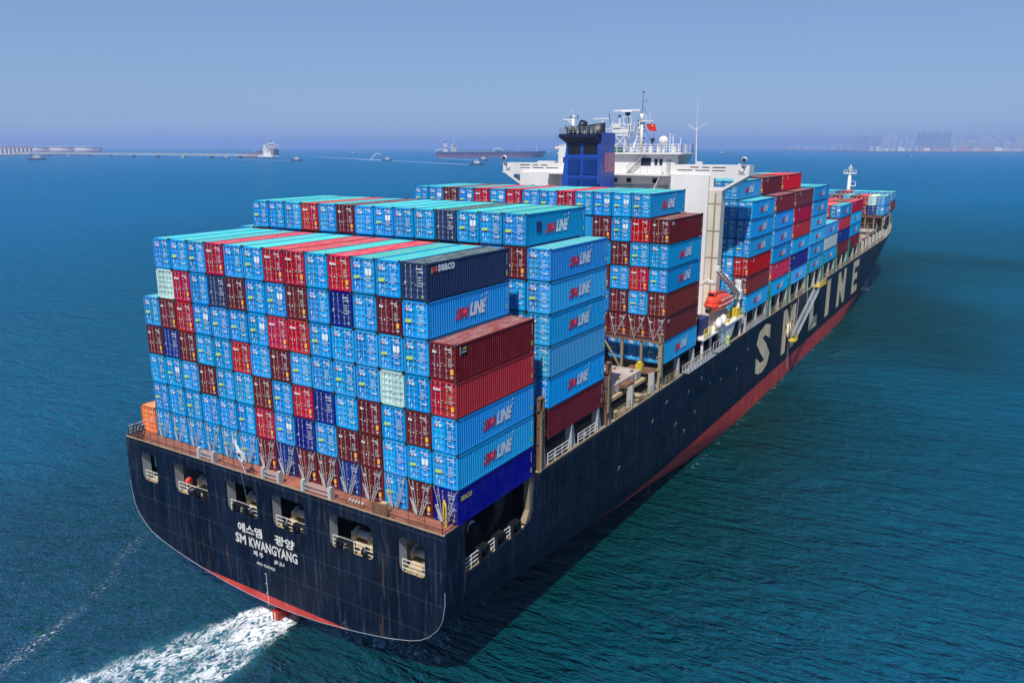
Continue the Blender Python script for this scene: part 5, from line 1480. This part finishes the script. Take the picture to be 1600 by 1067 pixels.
def ship_hull(mb, L_, B_, H_, mi=0, z0=-0.5, rake=0.06):
    pts = []
    n = 10
    for k in range(n + 1):
        u = k / n; x = -L_ / 2 + L_ * u
        b_ = B_ / 2 * (min(1, 0.75 + u * 3) if u < 0.1 else (1 if u < 0.8 else max(0.02, 1 - ((u - 0.8) / 0.2) ** 2)))
        pts.append((x, b_))
    vs = []; fs = []
    for z, sh in ((z0, 0), (H_ * 0.35, 0.3), (H_, 1)):
        for s in (1, -1):
            seq = pts if s > 0 else pts[::-1]
            for x, b_ in seq: vs.append((x + (rake * L_ * sh * max(0, (x / L_ + 0.5 - 0.85) / 0.15)), s * b_, z + (H_ * 0.12 * sh * max(0, (x / L_ + 0.3)) if z == H_ else 0)))
    m_ = 2 * (n + 1)
    for i in range(2):
        for k in range(m_): fs.append((i * m_ + k, i * m_ + (k + 1) % m_, (i + 1) * m_ + (k + 1) % m_, (i + 1) * m_ + k))
    fs.append(tuple(range(2 * m_, 3 * m_)))
    mb.add(vs, fs, mi)

def tug(x, y, rz, label, s=1.0):
    e = empty('tugboat', (x, y, 0), rz); tag(e, label, 'tugboat', 'tugboats and pilot boats on the water')
    e.scale = (s, s, s)
    mb = MB(); ship_hull(mb, 34, 11, 3.6); mb.build('hull', FM['tug'], e)
    mb = MB(); mb.box(-6, -3.6, 3.4, 8, 3.6, 6.6); mb.box(-2, -3.0, 6.6, 6, 3.0, 9.2); mb.box(0, -2.4, 9.2, 5, 2.4, 12); mb.build('cabin', FM['pale'], e)
    mb = MB(); mb.box(5.01, -2.2, 9.9, 5.06, 2.2, 11.2); mb.box(0.6, -2.46, 9.9, 4.6, -2.41, 11.2); mb.build('window', FM['dark'], e)
    mb = MB(); mb.tube((1.5, 0, 12), (1.5, 0, 17), 0.35, 6); mb.tube((-4.5, 2, 6.6), (-4.5, 2, 10), 0.8, 8); mb.tube((-4.5, -2, 6.6), (-4.5, -2, 10), 0.8, 8); mb.build('mast', FM['pale'], e)
    return e
tug(1574, 1062, R(-50), 'white tugboat with a long wake trail, nearest below the tanker')
tug(2114, 1408, R(-48), 'smaller tugboat close alongside the tanker hull')
tug(1926, 1650, R(-50), 'tugboat spraying an arc of water from its stern', 0.95)
tug(1406, 2733, R(-30), 'tugboat off the shore below the storage tanks at far left', 1.6)
tug(1753, 1874, R(-40), 'lone white boat heading away from the jetty end', 1.05)
tug(2110, 2420, R(-25), 'pilot boat moored under the jetty head by the red ship', 0.8)
tug(1930, 2430, R(-30), 'small boat lying under the jetty pipes left of its head', 0.75)
tug(3560, 3330, R(-30), 'distant tug beside the dark car carrier', 1.2)
# arc of spray
mb = MB()
for k in range(60):
    u = (k % 20) / 19; x = -14 - 36 * u; z = 12 + 26 * math.sin(math.pi * (0.25 + 0.75 * u)) - 20 * 0.7; z = 14 + 46 * u * (1 - u) * 1.2 - 13 * u
    mb.ball((x, (k // 20) * 0.8 - 0.8, max(0.3, z)), 1.0 + 1.3 * u, 0, 5, 3)
m, t, b = nodes('water_spray'); b.inputs['Base Color'].default_value = (0.8, 0.85, 0.9, 1); b.inputs['Alpha'].default_value = 0.7
o = mb.build('water_spray', m, None, (1926, 1650, 0), (0, 0, R(-50))); tag(o, kind='stuff')

# the laden tanker
def tanker():
    a = Vector((2639.8, 2005.3, 0)); b_ = Vector((2928, 1655.5, 0)); L_ = (b_ - a).length
    c = (a + b_) / 2; rz = math.atan2(b_.y - a.y, b_.x - a.x)
    e = empty('oil_tanker', (c.x, c.y, 0), rz); tag(e, 'long dark purple oil tanker with white superstructure at its left end', 'tanker')
    mb = MB(); ship_hull(mb, L_ * 0.97, 60, 22, 0); ship_hull(mb, L_ * 0.972, 60.6, 8, 1)
    mb.build('hull', [FM['tankerhull'], FM['tankerred']], e)
    h = L_ / 2
    mb = MB(); mb.box(-h + 66, -24, 20, -h + 88, 24, 42); mb.box(-h + 70, -16, 42, -h + 86, 16, 54); mb.box(-h + 74, -26, 50, -h + 84, 26, 54); mb.tube((-h + 80, 0, 54), (-h + 80, 0, 72), 2.5, 6); mb.box(-h + 76, -8, 60, -h + 84, 8, 62); mb.build('superstructure', FM['pale'], e)
    mb = MB()
    for z in (24, 29, 34, 39, 45):
        for k in range(5): mb.box(-h + 68 + k * 3.6, -24.3, z, -h + 70 + k * 3.6, -24.05, z + 2)
    mb.build('window', FM['dark'], e)
    mb = MB(); mb.box(-h + 36, -10, 20, -h + 50, 10, 58); mb.box(-h + 32, -18, 20, -h + 54, 18, 30); mb.build('funnel_block', FM['pale'], e)
    mb = MB(); mb.box(-h + 38, -7, 58, -h + 48, 7, 63); mb.box(-h + 34, -10.5, 36, -h + 51, -10.1, 40); mb.build('funnel_top', FM['dark'], e)
    mb = MB(); mb.path([(-h + 4, -20, 21), (-h + 8, -20, 30), (-h + 34, -20, 33)], 2.0, 5); mb.build('stern_gantry', FM['pale'], e)
    mb = MB(); mb.path([(18, -12, 22), (22, -12, 33), (30, -12, 36), (52, -12, 34), (58, -12, 25)], 2.6, 6); mb.build('hose_crane', FM['pale'], e)
    mb = MB()
    for x in range(int(-h + 95), int(h - 20), 12): mb.tube((x, -18, 21.5), (x, -18, 25.5), 1.1, 5)
    mb.box(-h + 92, -3, 22, h - 30, 3, 25); mb.build('deck_pipes', FM['tankdeck'], e)
    mb = MB(); mb.tube((h - 26, 0, 23), (h - 26, 0, 48), 2.2, 6, 1.4); mb.tube((h - 105, 0, 23), (h - 105, 0, 40), 1.2, 6); build_each(mb, 'fore_mast', FM['pale'], e)
    for x in (-135, -98, -60, 62, 92, 130):
        mb = MB(); mb.tube((x, -30.6, 12), (x, -30.9, 12), 1.6, 8); mb.build('hull_mark', FM['pale'], e)
tanker()

def far_at(pxx, dist):
    t = (pxx - 800) / 1232.394
    # horizontal direction of that picture column at the horizon
    f = Vector((math.cos(YAW), math.sin(YAW), 0)); r_ = Vector((math.sin(YAW), -math.cos(YAW), 0))
    cx = math.cos(PITCH); v = f * (1 / cx) * 1.0 + r_ * t
    v.normalize(); return Vector((CAM[0], CAM[1], 0)) + v * dist

# jetty from the shore at the far left to its head
J0 = far_at(-30, 5200); J1 = far_at(424, 3100)
d = (J1 - J0); L_ = d.length; rz = math.atan2(d.y, d.x)
jt = empty('jetty', (J0.x, J0.y, 0), rz); tag(jt, 'long low concrete jetty with pipes reaching out from the tank farm', 'jetty')
mb = MB(); mb.box(0, -5, 8.6, L_, 5, 11.5); mb.build('trestle_deck', FM['concrete'], jt)
mb = MB()
for y in (-3, 0, 3): mb.box(0, y - 0.8, 13.5, L_ - 40, y + 0.8, 15)
mb.build('pipeline', FM['tankshade'], jt)
mb = MB(); k = 10
while k < L_ - 40: mb.box(k, -4, 11.5, k + 1.2, 4, 17.5); mb.box(k, -1, 17.5, k + 10, 1, 18.2); k += 22
tag(mb.build('pipe_supports', FM['concrete'], jt), kind='stuff')
for k in range(1, 13):
    x = L_ * k / 13; mb = MB(); mb.box(x - 9, -6, -1, x + 9, 6, 5); mb.box(x - 4, -4, 5, x + 4, 4, 8.6); mb.build('jetty_pier', FM['dark'] if k % 5 else FM['concrete'], jt)
mb = MB(); mb.box(L_ - 60, -16, 6, L_ + 20, 16, 12); mb.box(L_ - 40, -8, 12, L_ - 16, 8, 34); mb.box(L_ - 36, -8, 34, L_ - 24, 8, 48); mb.box(L_ - 14, -5, 12, L_ - 2, 5, 26); mb.build('jetty_head', FM['shed'], jt)
mb = MB()
for x in (6, 14, 22): mb.tube((L_ + x - 16, 0, 12), (L_ + x - 16, 0, 44), 1.2, 5); mb.tube((L_ + x - 16, 0, 44), (L_ + x - 6, -6, 24), 1.0, 5)
mb.build('loading_arms', FM['roofred'], jt)
# red ship lying at the jetty head
p = far_at(405, 3450); e = empty('cargo_ship', (p.x, p.y, 0), R(160)); tag(e, 'red and dark cargo ship moored behind the jetty head', 'ship')
mb = MB(); ship_hull(mb, 120, 26, 18); mb.build('hull', FM['redship'], e)
mb = MB(); mb.box(-48, -12, 16, -30, 12, 36); mb.box(-28, -8, 16, 6, 8, 26); mb.build('superstructure', FM['redship'], e)
mb = MB(); mb.box(-44, -12.5, 22, -36, -12.05, 33); mb.tube((-40, 0, 36), (-40, 0, 48), 1.0, 5); mb.tube((20, 0, 18), (20, 0, 42), 1.0, 5); mb.build('ship_fittings', FM['pale'], e)
# car carrier seen bow-on beyond
p = far_at(424, 4300); e = empty('bulk_carrier', (p.x, p.y, 0), math.atan2(-p.y - 53, -p.x - 45)); tag(e, 'dark ship seen bow-on with a wide white bridge beyond the jetty head', 'ship')
mb = MB(); ship_hull(mb, 200, 70, 30); mb.build('hull', FM['tankerhull'], e)
mb = MB(); mb.box(-80, -44, 48, -60, 44, 54); mb.box(-78, -40, 28, -62, -34, 48); mb.box(-78, 34, 28, -62, 40, 48); mb.box(-80, -18, 28, -58, 18, 60); mb.box(-76, -10, 60, -62, 10, 66); mb.build('superstructure', FM['pale'], e)
mb = MB(); mb.box(-76, -5, 66, -66, 5, 74); mb.box(-57.9, -14, 50, -57.5, 14, 53); mb.build('funnel_top', FM['dark'], e)
mb = MB(); mb.tube((-70, 12, 60), (-70, 12, 86), 1.2, 5); mb.build('mast', FM['pale'], e)

# shore with tank farm on the left
A0 = far_at(-120, 4600); A1 = far_at(60, 4900)
mb = MB(); q = [far_at(-200, 4700), far_at(45, 4750), far_at(160, 5000), far_at(160, 7000), far_at(-200, 7000)]
mb.add([(p.x, p.y, z) for z in (-0.5, 5) for p in q], [(0, 1, 6, 5), (1, 2, 7, 6), (2, 3, 8, 7), (3, 4, 9, 8), (4, 0, 5, 9), (5, 6, 7, 8, 9)]); o = mb.build('shore', FM['land']); tag(o, kind='structure')
nm = ['leftmost large storage tank half hidden behind low buildings', 'large pale storage tank second from the jetty end of the farm', 'large pale storage tank at the jetty end of the farm']
for i, (pxx, rr) in enumerate(((58, 78), (97, 84), (134, 84))):
    p = far_at(pxx, 5350); e = empty('storage_tank', (p.x, p.y, 5)); tag(e, nm[i], 'storage tank', 'storage tanks on the far shore')
    mb = MB(); mb.tube((0, 0, 0), (0, 0, 34), rr, 36); mb.build('tank_wall', FM['tankwall'], e)
    mb = MB(); mb.tube((0, 0, 34), (0, 0, 37), rr + 2, 36); mb.build('tank_rim', FM['tankshade'], e)
p = far_at(18, 4850); e = empty('terminal_hall', (p.x, p.y, 5), math.atan2(p.y + 53, p.x + 45)); tag(e, 'long white hall with tall dark window bays on the far left shore', 'hall')
mb = MB(); mb.box(0, -95, 0, 40, 110, 36); mb.build('hall_wall', FM['shed'], e)
mb = MB(); mb.prism([(-97, 36), (112, 36), (108, 42), (-93, 42)], 'x', -2, 42); mb.build('roof', FM['roofred'], e)
for k in range(11):
    mb = MB(); mb.box(-0.6, -88 + k * 18, 5, -0.05, -81 + k * 18, 30); mb.build('window', FM['dark'], e)
for (pxx, w_, h_) in ((47, 40, 14), (58, 30, 12), (66, 26, 9), (80, 60, 12)):
    p = far_at(pxx, 4900); e = empty('shore_shed', (p.x, p.y, 5), math.atan2(p.y + 53, p.x + 45)); tag(e, 'small pale shed %s on the tank farm shore' % {47: 'right beside the long hall', 58: 'in front of the leftmost tank', 66: 'between the two left tanks, lowest', 80: 'widest, below the second tank'}[pxx], 'shed')
    mb = MB(); mb.box(0, -w_ / 2, 0, 20, w_ / 2, h_); mb.build('shed_wall', FM['shed'], e); mb = MB(); mb.prism([(-w_ / 2 - 1, h_), (w_ / 2 + 1, h_), (0, h_ + 4)], 'x', -1, 21); mb.build('roof', FM['roofred'], e)

# the city along the right horizon: every tower a thing of its own
mb = MB(); q = [far_at(1190, 11000), far_at(1340, 7450), far_at(1480, 7300), far_at(1700, 7250), far_at(1800, 9500), far_at(1190, 12500)]
mb.add([(p.x, p.y, z) for z in (-0.5, 9) for p in q], [(i, (i + 1) % 6, 6 + (i + 1) % 6, 6 + i) for i in range(6)] + [tuple(range(6, 12))]); o = mb.build('city_shore', FM['land']); tag(o, kind='structure')
rnd = random.Random(5)
def tower_mesh(w_, d_, h_, style):
    mb = MB(); mb.box(0, -w_ / 2, 0, d_, w_ / 2, h_, 0)
    n = max(2, int(w_ / 10))
    for k in range(n):
        y = -w_ / 2 + w_ * (k + 0.5) / n
        mb.box(-0.8, y - w_ / n * 0.28, 6, -0.05, y + w_ / n * 0.28, h_ - 6, 1)
    if style == 1: mb.box(2, -w_ / 4, h_, d_ - 2, w_ / 4, h_ + 8, 0)
    if style == 2: mb.prism([(-w_ / 2, h_), (w_ / 2, h_), (w_ / 4, h_ + 10), (-w_ / 4, h_ + 10)], 'x', 0, d_, 0)
    return mb
towers = []
for k in range(8): towers.append((1434 + k * 6.9, 4.7, 164 - 7 * (k % 3 == 2) - 4 * (k > 4), 'towerb', 7700))
towers += [(1342, 9, 150, 'towerb', 10500), (1353, 8, 165, 'towerb', 10500), (1364, 7, 160, 'towerb', 10500), (1372, 6, 175, 'towerb', 10500), (1382, 5, 120, 'tower', 8600), (1388, 4, 150, 'tower', 8600), (1397, 6, 135, 'tower', 8600), (1407, 5, 110, 'tower', 8800), (1416, 4, 128, 'tower', 8800), (1424, 6, 100, 'tower', 8800)]
x = 1236
while x < 1335: towers.append((x, rnd.choice((4, 6, 8)), rnd.uniform(30, 62), 'tower', 11500)); x += rnd.uniform(8, 16)
x = 1486
while x < 1605:
    wd = rnd.choice((3.5, 4, 5, 6)); towers.append((x, wd, rnd.uniform(70, 165), 'tower', rnd.uniform(7800, 8800))); x += wd + rnd.uniform(0.5, 2.5)
ORDL = ORD[1:] + ['seventeenth', 'eighteenth', 'nineteenth', 'twentieth', 'twenty-first', 'twenty-second', 'twenty-third', 'twenty-fourth', 'twenty-fifth', 'twenty-sixth', 'twenty-seventh', 'twenty-eighth', 'twenty-ninth', 'thirtieth', 'thirty-first', 'thirty-second', 'thirty-third', 'thirty-fourth', 'thirty-fifth']
desc = {}
for i, (pxx, wp, h_, mt, dist) in enumerate(towers):
    p = far_at(pxx, dist); w_ = wp * dist / 1232.4 * 0.92
    e = tower_mesh(w_, w_ * 0.8, h_ - 9, i % 3).build('tower_block', [FM[mt], FM['towerb'] if mt == 'tower' else FM['glassb']], None, (p.x, p.y, 9), (0, 0, math.atan2(p.y + 53, p.x + 45)))
    grp = 'dark blue slab towers' if 1430 < pxx < 1485 else ('faintest low blocks between aerial and city' if pxx < 1336 else 'faint hazy towers at the left of the skyline' if pxx < 1375 else ('thin pale towers left of the blue slabs' if pxx < 1430 else 'pale residential towers at the right edge'))
    desc.setdefault(grp, []).append((pxx, e))
for grp, L2 in desc.items():
    for j, (pxx, e) in enumerate(sorted(L2, key=lambda a: a[0])):
        tag(e, '%s from left of the %s' % (ORDL[j], grp), 'tower block', grp)
lows = []
x = 1362
while x < 1604:
    wd = rnd.choice((3, 4, 5, 8)); lows.append((x, wd, rnd.choice((16, 22, 28, 34)), rnd.choice(('shed', 'tower', 'roofred', 'tower')))); x += wd + rnd.uniform(1, 6)
for j, (pxx, wp, h_, mt) in enumerate(lows):
    p = far_at(pxx, 7480); w_ = wp * 7480 / 1232.4
    mb = MB(); mb.box(0, -w_ / 2, 0, 25, w_ / 2, h_); mb.prism([(-w_ / 2, h_), (w_ / 2, h_), (0, h_ + 5)], 'x', 0, 25)
    o = mb.build('waterfront_building', FM[mt], None, (p.x, p.y, 9), (0, 0, math.atan2(p.y + 53, p.x + 45)))
    tag(o, '%s low waterfront building from the left under the hazy city towers' % ORDL[j], 'building', 'low waterfront buildings below the towers')
# small far boats along the horizon
names = ['tiny white boat with a short wake right of the tall aerial', 'tiny white boat off the city skyline', 'tiny far boat left of the tanker funnel', 'tiny far boat above the fire tug', 'tiny far boat nearest the jetty ship on the horizon', 'tiny far boat right of the tanker bow']
for j, (pxx, dist) in enumerate(((1128, 5200), (1425, 4000), (663, 7000), (640, 7600), (590, 8000), (858, 5200))):
    p = far_at(pxx, dist); tug(p.x, p.y, R(-60 + 20 * j), names[j], 1.2 if dist > 4500 else 0.6)
